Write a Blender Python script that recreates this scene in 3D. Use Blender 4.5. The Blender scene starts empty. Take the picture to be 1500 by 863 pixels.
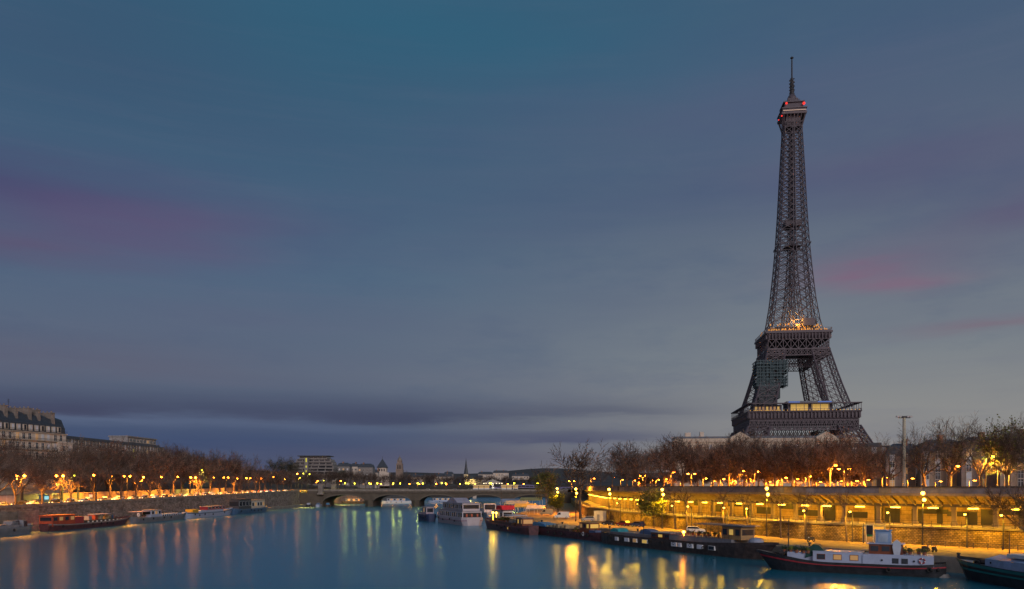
import bpy, math, random
from mathutils import Vector, Matrix
R = math.radians
random.seed(11)
scene = bpy.context.scene
COL = scene.collection
F, CH, CX, HY = 1170.0, 14.0, 750.0, 712.0      # focal in photo pixels, eye height, centre column, horizon row

# ------------------------------------------------------------------ camera
cd = bpy.data.cameras.new("camera"); cam = bpy.data.objects.new("camera", cd); COL.objects.link(cam)
cam.location = (0, 0, CH); cam.rotation_euler = (R(90), 0, 0)
cd.sensor_width = 36; cd.lens = 36 * F / 1500; cd.shift_y = (HY - 431.5) / 1500
cd.clip_start = 1; cd.clip_end = 12000
scene.camera = cam

# ------------------------------------------------------------------ world
world = bpy.data.worlds.new("World"); scene.world = world; world.use_nodes = True
SUN_EL, SUN_AZ = 5.0, 160.0
def srgb(r, g, b):
    f = lambda c: (c/255/12.92) if c/255 <= .04045 else ((c/255+.055)/1.055)**2.4
    return (f(r), f(g), f(b), 1)
def build_world():
    nt = world.node_tree; N = nt.nodes; Lk = nt.links; N.clear()
    def val(x, sock):
        if isinstance(x, (int, float)): sock.default_value = x
        else: Lk.new(x, sock)
    def M(op, a, b=0.0, c=None, clamp=False):
        n = N.new('ShaderNodeMath'); n.operation = op; n.use_clamp = clamp
        val(a, n.inputs[0]); val(b, n.inputs[1])
        if c is not None: val(c, n.inputs[2])
        return n.outputs[0]
    def MIX(f, a, b):
        n = N.new('ShaderNodeMix'); n.data_type = 'RGBA'
        val(f, n.inputs[0])
        for x, i in ((a, 6), (b, 7)):
            if isinstance(x, tuple): n.inputs[i].default_value = x
            else: Lk.new(x, n.inputs[i])
        return n.outputs[2]
    tc = N.new('ShaderNodeTexCoord'); sp = N.new('ShaderNodeSeparateXYZ'); Lk.new(tc.outputs['Generated'], sp.inputs[0])
    x, y, z = sp.outputs
    az = M('MULTIPLY', M('ARCTAN2', x, y), 57.2958)
    el = M('MULTIPLY', M('ARCSINE', M('MAXIMUM', M('MINIMUM', z, 1.0), -1.0)), 57.2958)
    def noise(sx, sy, detail, rough=.55, off=0.0):
        cb = N.new('ShaderNodeCombineXYZ')
        val(M('MULTIPLY', az, sx), cb.inputs[0]); val(M('MULTIPLY', el, sy), cb.inputs[1]); cb.inputs[2].default_value = off
        n = N.new('ShaderNodeTexNoise'); n.inputs['Scale'].default_value = 1; n.inputs['Detail'].default_value = detail
        n.inputs['Roughness'].default_value = rough; Lk.new(cb.outputs[0], n.inputs['Vector'])
        return n.outputs['Fac']
    n1 = noise(.045, .22, 4, .55); n2 = noise(.06, .5, 5, .6, 7.3); n3 = noise(.03, .1, 3, .5, 3.1)
    # gentle warp so that cloud edges wander
    azw = M('ADD', az, M('MULTIPLY', M('SUBTRACT', n3, .5), 14.0))
    elw = M('ADD', el, M('MULTIPLY', M('SUBTRACT', n2, .5), 2.3))
    def ramp(stops):
        r = N.new('ShaderNodeValToRGB'); e = r.color_ramp.elements
        while len(e) < len(stops): e.new(.5)
        for q, (p, c) in zip(e, stops): q.position = p; q.color = c
        Lk.new(M('MULTIPLY', M('MAXIMUM', el, 0.0), 1/45.0, clamp=True), r.inputs[0])
        return r.outputs[0]
    left = ramp([(0, srgb(84, 84, 102)), (.07, srgb(62, 80, 112)), (.17, srgb(88, 100, 122)), (.32, srgb(74, 98, 124)), (.5, srgb(60, 89, 117)), (.7, srgb(50, 86, 112)), (1, srgb(38, 84, 108))])
    right = ramp([(0, srgb(160, 148, 136)), (.08, srgb(140, 139, 138)), (.2, srgb(119, 126, 134)), (.4, srgb(90, 102, 122)), (.6, srgb(72, 92, 118)), (.8, srgb(56, 88, 112)), (1, srgb(42, 86, 112))])
    f = N.new('ShaderNodeMapRange'); f.interpolation_type = 'SMOOTHSTEP'
    val(az, f.inputs[0]); f.inputs[1].default_value = -18; f.inputs[2].default_value = 24
    col = MIX(f.outputs[0], left, right)
    # faint broad mottling of thin high cloud
    col = MIX(M('MULTIPLY', M('SUBTRACT', n1, .42, clamp=True), 1.0, clamp=True), col, srgb(80, 90, 119))
    n4 = noise(.05, 1.1, 6, .65, 11.7)
    col = MIX(M('MULTIPLY', M('SUBTRACT', n4, .5, clamp=True), .5, clamp=True), col, srgb(104, 108, 132))
    n5 = noise(.085, .3, 7, .62, 21.3)
    col = MIX(M('MULTIPLY', M('SUBTRACT', n5, .5, clamp=True), 1.3, clamp=True), col, srgb(60, 82, 116))
    def patch(px, py, sx, sy, c, amt, tex=n1, gain=1.0, dn=None):
        nonlocal col
        a = math.degrees(math.atan((px-CX)/F)); e = math.degrees(math.atan((HY-py)/F*math.cos(R(a))))
        da = M('MULTIPLY', M('SUBTRACT', azw, a), 1/(sx/F*57.3)); de = M('MULTIPLY', M('SUBTRACT', elw, e), 1/(sy/F*57.3))
        if dn: de = M('ADD', M('MAXIMUM', de, 0.0), M('MULTIPLY', M('MAXIMUM', M('MULTIPLY', de, -1.0), 0.0), sy/dn))
        g = M('EXPONENT', M('MULTIPLY', M('ADD', M('MULTIPLY', da, da), M('MULTIPLY', de, de)), -1.0))
        tx = M('MULTIPLY_ADD', M('SUBTRACT', tex, .5), 1.6*gain, .85, clamp=True)
        col = MIX(M('MULTIPLY', M('MULTIPLY', g, tx), amt, clamp=True), col, srgb(*c))
    patch(640, 40, 420, 120, (40, 94, 120), .7)
    patch(100, 60, 260, 100, (52, 80, 108), .5)
    patch(10, 262, 190, 40, (64, 64, 104), .75)
    patch(215, 330, 190, 46, (96, 74, 112), .6)
    patch(0, 350, 120, 22, (92, 70, 104), .5)
    patch(1320, 240, 230, 40, (88, 82, 114), .55)
    patch(1480, 305, 120, 26, (90, 76, 110), .55)
    patch(1250, 402, 60, 11, (138, 88, 116), .6, n5, 1.4)
    patch(1308, 418, 60, 12, (140, 88, 116), .55, n5, 1.4)
    patch(1285, 385, 110, 26, (110, 88, 116), .35, n5)
    patch(1490, 470, 80, 8, (124, 92, 110), .4)
    patch(1000, 170, 320, 40, (82, 88, 118), .4, n5)
    patch(420, 470, 300, 30, (96, 96, 120), .3, n5)
    patch(900, 300, 300, 30, (66, 84, 116), .5)
    patch(60, 525, 330, 40, (88, 82, 106), .5, n2, 1, 30)
    patch(40, 598, 380, 24, (56, 59, 90), .9, n2, 1.0, 8)
    patch(560, 608, 300, 22, (58, 66, 96), .85, n2, 1.1, 10)
    patch(860, 606, 120, 16, (76, 82, 106), .7, n2, .7, 5)
    patch(150, 614, 300, 8, (86, 100, 130), .8, n2)
    patch(360, 626, 200, 7, (82, 96, 126), .5, n2)
    patch(240, 655, 380, 26, (44, 64, 106), .75, n2)
    patch(560, 640, 260, 12, (66, 80, 112), .5, n2)
    patch(840, 644, 160, 12, (66, 72, 104), .8, n2, .7, 4)
    patch(640, 672, 240, 16, (74, 76, 104), .6, n2)
    # afterglow of the set sun behind the viewer
    back = N.new('ShaderNodeMapRange'); back.interpolation_type = 'SMOOTHSTEP'
    val(M('MULTIPLY', y, -1.0), back.inputs[0]); back.inputs[1].default_value = .1; back.inputs[2].default_value = 1
    fall = M('EXPONENT', M('MULTIPLY', M('MAXIMUM', el, 0.0), -1/26.0))
    col = MIX(M('MULTIPLY', back.outputs[0], fall), col, (.95, .7, .68, 1))
    sky = N.new('ShaderNodeTexSky'); sky.sky_type = 'NISHITA'; sky.sun_disc = False
    sky.sun_elevation = R(SUN_EL); sky.sun_rotation = R(SUN_AZ); sky.air_density = 1.2; sky.dust_density = 1.5
    b1 = N.new('ShaderNodeBackground'); b1.inputs[1].default_value = .004; Lk.new(sky.outputs[0], b1.inputs[0])
    b2 = N.new('ShaderNodeBackground'); b2.inputs[1].default_value = 1.0; Lk.new(col, b2.inputs[0])
    ad = N.new('ShaderNodeAddShader'); Lk.new(b1.outputs[0], ad.inputs[0]); Lk.new(b2.outputs[0], ad.inputs[1])
    out = N.new('ShaderNodeOutputWorld'); Lk.new(ad.outputs[0], out.inputs[0])
build_world()

# ------------------------------------------------------------------ sun (last afterglow, very soft)
sd = bpy.data.lights.new("sun", 'SUN'); sd.energy = 1.3; sd.angle = R(25); sd.color = (1, .9, .89)
sun = bpy.data.objects.new("sun", sd); COL.objects.link(sun)
_v = Vector((math.sin(R(SUN_AZ))*math.cos(R(22)), math.cos(R(SUN_AZ))*math.cos(R(22)), math.sin(R(22))))
sun.rotation_euler = (-_v).to_track_quat('-Z', 'Y').to_euler()

vs = scene.view_settings
vs.view_transform = 'Standard'; vs.look = 'None'; vs.gamma = 1; vs.exposure = 0; vs.use_curve_mapping = False
scene.cycles.use_denoising = True
scene.cycles.max_bounces = 5; scene.cycles.diffuse_bounces = 2; scene.cycles.glossy_bounces = 3
scene.cycles.sample_clamp_indirect = 3.0; scene.cycles.caustics_reflective = False; scene.cycles.caustics_refractive = False

# ------------------------------------------------------------------ materials
MATS = {}
def mat(name, col, rough=.75, metal=0.0, var=.25, scale=.6, bump=0.0, spec=.4):
    if name in MATS: return MATS[name]
    m = bpy.data.materials.new(name); m.use_nodes = True; nt = m.node_tree; b = nt.nodes['Principled BSDF']
    b.inputs['Roughness'].default_value = rough; b.inputs['Metallic'].default_value = metal
    b.inputs['Specular IOR Level'].default_value = spec
    tc = nt.nodes.new('ShaderNodeTexCoord'); n = nt.nodes.new('ShaderNodeTexNoise')
    n.inputs['Scale'].default_value = scale; n.inputs['Detail'].default_value = 6; n.inputs['Roughness'].default_value = .65
    nt.links.new(tc.outputs['Object'], n.inputs['Vector'])
    r = nt.nodes.new('ShaderNodeValToRGB'); e = r.color_ramp.elements
    e[0].position = .3; e[1].position = .7
    e[0].color = tuple(c*(1-var) for c in col) + (1,); e[1].color = tuple(min(1, c*(1+var)) for c in col) + (1,)
    nt.links.new(n.outputs['Fac'], r.inputs[0]); nt.links.new(r.outputs[0], b.inputs['Base Color'])
    if bump:
        bp = nt.nodes.new('ShaderNodeBump'); bp.inputs['Strength'].default_value = bump; bp.inputs['Distance'].default_value = .1
        nt.links.new(n.outputs['Fac'], bp.inputs['Height']); nt.links.new(bp.outputs[0], b.inputs['Normal'])
    MATS[name] = m; return m
def masonry(name, c1, c2, mortar, w=1.2, h=.5, rough=.85, weed=None, ms=.03):
    m = bpy.data.materials.new(name); m.use_nodes = True; nt = m.node_tree; b = nt.nodes['Principled BSDF']
    b.inputs['Roughness'].default_value = rough; b.inputs['Specular IOR Level'].default_value = .2
    uv = nt.nodes.new('ShaderNodeUVMap'); br = nt.nodes.new('ShaderNodeTexBrick')
    br.inputs['Scale'].default_value = 1; br.inputs['Brick Width'].default_value = w; br.inputs['Row Height'].default_value = h
    br.inputs['Mortar Size'].default_value = ms; br.inputs['Color1'].default_value = c1 + (1,); br.inputs['Color2'].default_value = c2 + (1,); br.inputs['Mortar'].default_value = mortar + (1,)
    nt.links.new(uv.outputs[0], br.inputs['Vector'])
    n = nt.nodes.new('ShaderNodeTexNoise'); n.inputs['Scale'].default_value = .35; n.inputs['Detail'].default_value = 8; n.inputs['Roughness'].default_value = .7
    nt.links.new(uv.outputs[0], n.inputs['Vector'])
    mx = nt.nodes.new('ShaderNodeMix'); mx.data_type = 'RGBA'; mx.blend_type = 'MULTIPLY'; mx.inputs[0].default_value = .85
    r = nt.nodes.new('ShaderNodeValToRGB'); r.color_ramp.elements[0].position = .35; r.color_ramp.elements[1].position = .65
    r.color_ramp.elements[0].color = (.35, .33, .3, 1) if weed is None else weed + (1,); r.color_ramp.elements[1].color = (1, 1, 1, 1)
    nt.links.new(n.outputs['Fac'], r.inputs[0]); nt.links.new(br.outputs['Color'], mx.inputs[6]); nt.links.new(r.outputs[0], mx.inputs[7])
    nt.links.new(mx.outputs[2], b.inputs['Base Color'])
    MATS[name] = m; return m
def emit(name, col, s):
    if name in MATS: return MATS[name]
    m = bpy.data.materials.new(name); m.use_nodes = True; b = m.node_tree.nodes['Principled BSDF']
    b.inputs['Base Color'].default_value = tuple(.5*c for c in col) + (1,); b.inputs['Emission Color'].default_value = col + (1,); b.inputs['Emission Strength'].default_value = s
    MATS[name] = m; return m

stone = mat('pale_stone', (.5, .43, .36), .85, var=.2, scale=.4)
stone_dark = mat('weathered_stone', (.2, .18, .16), .9, var=.35, scale=.35, bump=.3)
iron = mat('brown_iron', (.09, .076, .092), .6, var=.15, scale=.3)
iron_d = mat('shaft_iron', (.068, .06, .077), .6, var=.25, scale=.3)
asphalt = mat('asphalt', (.07, .066, .062), .85, var=.2, scale=.5)
paving = mat('paving', (.26, .175, .075), .85, var=.45, scale=.3, bump=.2)
earth = mat('earth', (.07, .06, .045), .95, var=.35, scale=.1)
concrete = mat('concrete', (.27, .24, .2), .85, var=.35, scale=.4)
bark = mat('bark', (.085, .062, .048), .9, var=.3, scale=1.5)
twig = mat('twigs', (.085, .06, .048), .9, var=.35, scale=.2)
twig_r = mat('russet_twigs', (.088, .05, .038), .9, var=.35, scale=.2)
leaf = mat('yellow_lit_leaves', (.11, .12, .02), .8, var=.4, scale=.5)  # yellow of the lamplight is put into the leaf colour
leaf_d = mat('evergreen_leaves', (.025, .045, .02), .8, var=.4, scale=.5)
black = mat('black_paint', (.018, .018, .02), .5, var=.2)
dark_metal = mat('dark_metal', (.035, .035, .04), .5, metal=.3, var=.2)
white_p = mat('white_paint', (.62, .64, .66), .5, var=.1)
zinc = mat('zinc_roof', (.08, .095, .12), .45, metal=.3, var=.25, scale=.5)
slate = mat('slate', (.04, .05, .065), .5, var=.3, scale=.8)
glass = mat('dark_glass', (.02, .025, .035), .12, var=.1, spec=.6)
brickm = mat('chimney_brick', (.24, .13, .09), .9, var=.25)
red_p = mat('red_paint', (.25, .02, .03), .5, var=.15)
wood = mat('varnished_wood', (.16, .045, .02), .45, var=.3, scale=1.2)
plank = mat('deck_planks', (.16, .12, .09), .8, var=.25, scale=1.0)
tarp_b = mat('blue_tarp', (.04, .17, .34), .7, var=.2, scale=1)
rubber = mat('rubber', (.02, .02, .02), .9)
quay_stone = masonry('quay_masonry', (.34, .3, .28), (.17, .15, .14), (.09, .08, .075), 1.3, .55)
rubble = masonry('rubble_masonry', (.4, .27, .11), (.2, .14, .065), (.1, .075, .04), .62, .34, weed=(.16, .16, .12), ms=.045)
L_OR = emit('sodium_orange', (1, .22, .014), 70.0)
L_YE = emit('sodium_yellow', (1, .46, .04), 18.0)
L_GR = emit('lantern_yellow', (.8, .72, .05), 6.0)
L_WH = emit('warm_white_lamp', (1, .8, .5), 3.0)
L_TAIL = emit('tail_lamp', (1, .05, .01), 3.0)
L_RED = emit('beacon_red', (1, .03, .02), 1.6)
W_LIT = emit('lit_window', (1, .62, .14), .38)
W_WARM = emit('warm_window', (1, .55, .2), .16)
W_YEL = emit('stair_window', (.75, .7, .06), .55)
W_BLUE = emit('blue_screen', (.1, .25, .8), .25)

# ------------------------------------------------------------------ mesh helpers
class MB:
    def __init__(s): s.v = []; s.f = []; s.m = []; s.uv = []
    def quad(s, pts, m=0, uv=None):
        b = len(s.v); s.v += [tuple(p) for p in pts]; s.f.append(tuple(range(b, b+len(pts)))); s.m.append(m); s.uv.append(uv)
        return s
    def box(s, x0, x1, y0, y1, z0, z1, m=0, X=None):
        P = [Vector(p) for p in ((x0,y0,z0),(x1,y0,z0),(x1,y1,z0),(x0,y1,z0),(x0,y0,z1),(x1,y0,z1),(x1,y1,z1),(x0,y1,z1))]
        if X: P = [X @ p for p in P]
        b = len(s.v); s.v += [tuple(p) for p in P]
        for q in ((0,3,2,1),(4,5,6,7),(0,1,5,4),(1,2,6,5),(2,3,7,6),(3,0,4,7)):
            s.f.append(tuple(b+i for i in q)); s.m.append(m); s.uv.append(None)
        return s
    def bar(s, p, q, w, w2=None, n=4, m=0, cap=False):
        p = Vector(p); q = Vector(q); d = q-p
        if d.length < 1e-6: return s
        d.normalize(); a = d.cross(Vector((0,0,1)))
        if a.length < .05: a = d.cross(Vector((1,0,0)))
        a.normalize(); c = d.cross(a); w2 = w if w2 is None else w2
        b = len(s.v); k0 = math.pi/n
        for o, r in ((p, w), (q, w2)):
            for i in range(n):
                t = k0 + 2*math.pi*i/n; s.v.append(tuple(o + (a*math.cos(t) + c*math.sin(t))*r))
        for i in range(n):
            j = (i+1) % n; s.f.append((b+i, b+j, b+n+j, b+n+i)); s.m.append(m); s.uv.append(None)
        if cap:
            s.f.append(tuple(b+n-1-i for i in range(n))); s.f.append(tuple(b+n+i for i in range(n))); s.m += [m, m]; s.uv += [None, None]
        return s
    def ball(s, c, r, m=0, nu=10, nv=6, sz=1.0):
        b = len(s.v)
        for i in range(nv+1):
            t = math.pi*i/nv
            for j in range(nu):
                u = 2*math.pi*j/nu; s.v.append((c[0]+r*math.sin(t)*math.cos(u), c[1]+r*math.sin(t)*math.sin(u), c[2]-r*sz*math.cos(t)))
        for i in range(nv):
            for j in range(nu):
                k = (j+1) % nu; s.f.append((b+i*nu+j, b+i*nu+k, b+(i+1)*nu+k, b+(i+1)*nu+j)); s.m.append(m); s.uv.append(None)
        return s
    def lathe(s, prof, n=12, m=0, c=(0,0)):
        b = len(s.v)
        for r, z in prof:
            for j in range(n):
                u = 2*math.pi*j/n; s.v.append((c[0]+r*math.cos(u), c[1]+r*math.sin(u), z))
        for i in range(len(prof)-1):
            for j in range(n):
                k = (j+1) % n; s.f.append((b+i*n+j, b+i*n+k, b+(i+1)*n+k, b+(i+1)*n+j)); s.m.append(m); s.uv.append(None)
        return s
    def extrude_y(s, prof, y0, y1, m=0):            # prof = [(x, z)...] counter-clockwise
        n = len(prof); b = len(s.v)
        s.v += [(x, y0, z) for x, z in prof] + [(x, y1, z) for x, z in prof]
        s.f.append(tuple(b+i for i in range(n))); s.f.append(tuple(b+n+n-1-i for i in range(n))); s.m += [m, m]; s.uv += [None, None]
        for i in range(n):
            j = (i+1) % n; s.f.append((b+j, b+i, b+n+i, b+n+j)); s.m.append(m); s.uv.append(None)
        return s
    def sweep(s, pts, prof, m=0, close=False, caps=False):     # pts 2-D line, prof = [(offset to the left of travel, z or f(i))]
        n = len(pts); nor = []
        for i in range(n):
            a = Vector(pts[max(0, i-1)]); c = Vector(pts[min(n-1, i+1)]); t = (c-a).normalized(); nor.append(Vector((-t.y, t.x)))
        ln = [0.0]
        for i in range(1, n): ln.append(ln[-1] + (Vector(pts[i])-Vector(pts[i-1])).length)
        zz = lambda z, i: z(i) if callable(z) else z
        pr = prof + [prof[0]] if close else prof
        grid = [[(pts[i][0]+nor[i].x*o, pts[i][1]+nor[i].y*o, zz(z, i)) for o, z in pr] for i in range(n)]
        for i in range(n-1):
            acc = 0.0
            for k in range(len(pr)-1):
                A, B, C, D = grid[i][k], grid[i+1][k], grid[i+1][k+1], grid[i][k+1]
                d = (Vector(D)-Vector(A)).length
                uv = [(ln[i], acc), (ln[i+1], acc), (ln[i+1], acc+d), (ln[i], acc+d)]; acc += d
                s.quad([A, B, C, D], m, uv)
        if caps:
            s.quad([grid[0][k] for k in range(len(prof))], m); s.quad([grid[-1][k] for k in range(len(prof))][::-1], m)
        return s
    def build(s, name, mats, parent=None, loc=(0,0,0), rz=0, smooth=False):
        me = bpy.data.meshes.new(name); me.from_pydata(s.v, [], s.f)
        for q in (mats if isinstance(mats, (list, tuple)) else [mats]): me.materials.append(q)
        if any(s.m): me.polygons.foreach_set('material_index', s.m)
        if any(u is not None for u in s.uv):
            ul = me.uv_layers.new(name='UVMap'); k = 0
            for f, u in zip(s.f, s.uv):
                for i in range(len(f)):
                    if u: ul.data[k].uv = u[i]
                    k += 1
        if smooth: me.polygons.foreach_set('use_smooth', [True]*len(s.f))
        me.update()
        o = bpy.data.objects.new(name, me); COL.objects.link(o); o.location = loc; o.rotation_euler = (0, 0, rz)
        if parent: o.parent = parent
        return o
def tag(o, label, cat, group=None):
    o['label'] = label; o['category'] = cat
    if group: o['group'] = group
    return o
def thing(name, label, cat, loc=(0,0,0), rz=0, group=None):
    o = bpy.data.objects.new(name, None); COL.objects.link(o); o.location = loc; o.rotation_euler = (0, 0, rz); o.empty_display_size = .5
    return tag(o, label, cat, group)
def struct(o, kind='structure'): o['kind'] = kind; return o
KIDS = {}
def copy_tree(o, parent=None):
    c = o.copy(); COL.objects.link(c); c.parent = parent
    for ch in list(o.children): copy_tree(ch, c)
    return c
def place(proto, used, loc, rz, label, scale=None, group=None):
    o = proto if proto not in used else copy_tree(proto)
    used.append(proto)
    o.location = loc; o.rotation_euler = (0, 0, rz); o['label'] = label
    if group: o['group'] = group
    if scale: o.scale = scale if isinstance(scale, tuple) else (scale,)*3
    return o
_o = 'first second third fourth fifth sixth seventh eighth ninth tenth eleventh twelfth thirteenth fourteenth fifteenth sixteenth seventeenth eighteenth nineteenth twentieth'.split()
def ORD(i):
    if i < 20: return _o[i]
    t, u = divmod(i+1, 10)
    if u == 0: return ['', '', 'twentieth', 'thirtieth', 'fortieth', 'fiftieth', 'sixtieth'][t]
    return ['', '', 'twenty', 'thirty', 'forty', 'fifty', 'sixty'][t] + '-' + _o[u-1]
USED = []
def pt(px, D): return (px-CX)/F*D
def zat(py, D): return CH + (HY-py)/F*D
def lamp_light(name, col, e, parent, z, r=.35, loc=None):
    l = bpy.data.lights.new(name, 'POINT'); l.energy = e; l.color = col; l.shadow_soft_size = r
    o = bpy.data.objects.new(name, l); COL.objects.link(o); o.parent = parent; o.location = loc or (0, 0, z); return o

def lamp_spot(name, col, e, parent, loc, cone=150, tilt=None):
    l = bpy.data.lights.new(name, 'SPOT'); l.energy = e; l.color = col; l.shadow_soft_size = .35; l.spot_size = R(cone); l.spot_blend = .35
    o = bpy.data.objects.new(name, l); COL.objects.link(o); o.parent = parent; o.location = loc
    if tilt: o.rotation_euler = tilt
    return o
# ------------------------------------------------------------------ ground, water, banks
def left_edge(Y): return -150 + (Y-200)*.035
def street_z(Y): return 7.05 + max(0, min(Y, 640)-230)*.0103
struct(MB().quad([(-2000,-300,-4),(2000,-300,-4),(2000,2800,-4),(-2000,2800,-4)]).build('ground', earth))
def water_mat():
    m = bpy.data.materials.new('river_water'); m.use_nodes = True; nt = m.node_tree; N = nt.nodes; b = N['Principled BSDF']
    out = N['Material Output']; N.remove(b)
    gl = N.new('ShaderNodeBsdfGlossy'); gl.inputs['Color'].default_value = (.66, .82, .95, 1); df = N.new('ShaderNodeBsdfDiffuse'); df.inputs['Color'].default_value = (.0, .135, .2, 1)
    lw_ = N.new('ShaderNodeFresnel'); lw_.inputs['IOR'].default_value = 1.33; mxs = N.new('ShaderNodeMixShader')
    fr_ = N.new('ShaderNodeMapRange'); fr_.inputs[1].default_value = .02; fr_.inputs[2].default_value = .7; fr_.inputs[3].default_value = .1; fr_.inputs[4].default_value = .66
    nt.links.new(lw_.outputs[0], fr_.inputs[0]); nt.links.new(fr_.outputs[0], mxs.inputs[0]); nt.links.new(df.outputs[0], mxs.inputs[1]); nt.links.new(gl.outputs[0], mxs.inputs[2]); nt.links.new(mxs.outputs[0], out.inputs[0])
    b = gl
    tc = N.new('ShaderNodeTexCoord'); mp = N.new('ShaderNodeMapping'); mp.inputs['Scale'].default_value = (.05, .35, 1)
    nt.links.new(tc.outputs['Object'], mp.inputs[0])
    n = N.new('ShaderNodeTexNoise'); n.inputs['Scale'].default_value = 1; n.inputs['Detail'].default_value = 4; nt.links.new(mp.outputs[0], n.inputs['Vector'])
    bp = N.new('ShaderNodeBump'); bp.inputs['Strength'].default_value = .04; bp.inputs['Distance'].default_value = .4
    pass
    mp2 = N.new('ShaderNodeMapping'); mp2.inputs['Scale'].default_value = (.012, .03, 1); nt.links.new(tc.outputs['Object'], mp2.inputs[0])
    n2 = N.new('ShaderNodeTexNoise'); n2.inputs['Scale'].default_value = 1; n2.inputs['Detail'].default_value = 3; nt.links.new(mp2.outputs[0], n2.inputs['Vector'])
    b.inputs['Roughness'].default_value = .215
    return m
struct(MB().quad([(-260,-300,0),(320,-300,0),(320,1250,0),(-260,1250,0)]).build('river_water', water_mat()))

YS = [60, 140, 200, 240, 280, 320, 360, 400, 440, 480, 520, 543]
LP = [(left_edge(y), y) for y in YS]
LZ = [street_z(y) for y in YS]
struct(MB().sweep(LP, [(0,-3),(0,1.5),(6.2,1.5)]).build('towpath', stone_dark))
qw = MB().sweep(LP, [(6, 1.2), (6.6, lambda i: LZ[i]-.02), (7.4, lambda i: LZ[i]-.02)]).build('quay_wall', quay_stone)
tag(qw, 'long weathered stone block quay wall holding up the left bank road', 'wall')
MB().sweep(LP, [(6.35, lambda i: LZ[i]), (6.35, lambda i: LZ[i]+.95), (6.9, lambda i: LZ[i]+.95), (6.9, lambda i: LZ[i])]).build('parapet', stone_dark, qw)
rw = MB().sweep([(left_edge(y)-2.2, y) for y in (150, 200, 230, 254)], [(0, 1.3), (0, lambda i: [7.0, 6.9, 6.6, 6.0][i]), (.7, lambda i: [7.0, 6.9, 6.6, 6.0][i]), (.7, 1.3)], caps=True).build('ramp_wall', masonry('ramp_masonry', (.3, .27, .24), (.24, .215, .19), (.16, .15, .14), 1.5, .6))
tag(rw, 'pale stone ramp wall jutting out beside the grey boat on the left bank', 'wall')
YL = YS + [580, 640, 800, 1000]
LP2 = [(left_edge(y), y) for y in YL]; LZ2 = [street_z(y) for y in YL]
struct(MB().sweep(LP2, [(7.0, lambda i: LZ2[i]), (13, lambda i: LZ2[i])]).build('pavement', paving))
struct(MB().sweep(LP2, [(13, lambda i: LZ2[i]-.13), (13.02, lambda i: LZ2[i]-.13), (31, lambda i: LZ2[i]-.13)]).build('road', asphalt))
mk = MB().sweep(LP2, [(21.9, lambda i: LZ2[i]-.126), (22.1, lambda i: LZ2[i]-.126)]).build('road_marking', white_p); struct(mk)
struct(MB().sweep(LP2, [(31, lambda i: LZ2[i]-.13), (31, lambda i: LZ2[i]), (44, lambda i: LZ2[i]+.2)]).build('pavement', paving))
struct(MB().sweep(LP2, [(44, lambda i: LZ2[i]+.2), (70, lambda i: LZ2[i]+4), (130, lambda i: LZ2[i]+12), (300, lambda i: LZ2[i]+20), (1500, lambda i: LZ2[i]+14)]).build('hill', earth))
# beyond the bridge
struct(MB().sweep([(left_edge(y), y) for y in (582, 700, 850, 1000)], [(0, -3), (0, 7), (7.0, 9.5), (7, street_z(640))]).build('far_embankment', stone_dark))

QE = [(84, 40), (78, 80), (77, 112), (73, 126), (54, 155), (34, 195), (16, 237), (2, 268), (-4, 296), (4, 350), (18, 450), (25, 543)]
WL = [(190, 58), (130, 112), (93, 145), (63, 176), (46, 212), (34, 250), (28, 300), (30, 360), (34, 440), (40, 543)]
def poly_mesh(name, outline, z, m):
    import mathutils.geometry as g
    tri = g.tessellate_polygon([[Vector((x, y, 0)) for x, y in outline]])
    b = MB(); b.v = [(x, y, z) for x, y in outline]
    for t in tri:
        a, c, d = (Vector(outline[i]) for i in t)
        t = tuple(t) if (c-a).cross(d-a) > 0 else tuple(reversed(t))
        b.f.append(t); b.m.append(0); b.uv.append(None)
    return b.build(name, m)
WLs = [(x+.3, y+.3) for x, y in WL]
struct(poly_mesh('quay', QE + WLs[::-1], 2.4, paving))
struct(MB().sweep(QE, [(.0, 2.55), (.02, -3)]).sweep(QE, [(-.7, 2.405), (-.7, 2.55), (0, 2.55)]).build('quay_kerb', stone_dark))
def offset(pts, d):
    out = []
    for i in range(len(pts)):
        a = Vector(pts[max(0, i-1)]); c = Vector(pts[min(len(pts)-1, i+1)]); t = (c-a).normalized(); out.append((pts[i][0]-t.y*d, pts[i][1]+t.x*d))
    return out
class Line:
    def __init__(s, pts):
        s.p = [Vector(q) for q in pts]; s.l = [0]
        for i in range(1, len(pts)): s.l.append(s.l[-1]+(s.p[i]-s.p[i-1]).length)
    def at(s, d):
        for i in range(1, len(s.p)):
            if d <= s.l[i] or i == len(s.p)-1:
                t = (s.p[i]-s.p[i-1]).normalized(); return s.p[i-1]+t*(d-s.l[i-1]), t
    def s_px(s, px):                               # arc length where the line crosses a sight line
        best = None; d = 0
        while d < s.l[-1]:
            p, _ = s.at(d)
            e = abs(CX+F*p.x/p.y-px) if p.y > 5 else 1e9
            if best is None or e < best[0]: best = (e, d)
            d += .5
        return best[1]
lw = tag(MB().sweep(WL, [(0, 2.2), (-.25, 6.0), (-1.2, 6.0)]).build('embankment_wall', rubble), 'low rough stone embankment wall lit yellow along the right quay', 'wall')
MB().sweep(WL, [(.12, 5.75), (.12, 6.08), (-1.0, 6.08)]).build('coping', mat('dark_coping', (.12, .1, .085), .8, var=.2), lw)
GF = offset(WL, -3.0)       # fascia line of the railway gallery
struct(MB().sweep(WL, [(-1.0, 6.02), (-14.7, 6.02)]).build('platform', concrete))
GS = GF[:10]
gal = thing('railway_gallery', 'long open railway gallery with slanted roof brackets and columns glowing yellow above the quay', 'gallery', (70, 165, 6))
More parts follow.
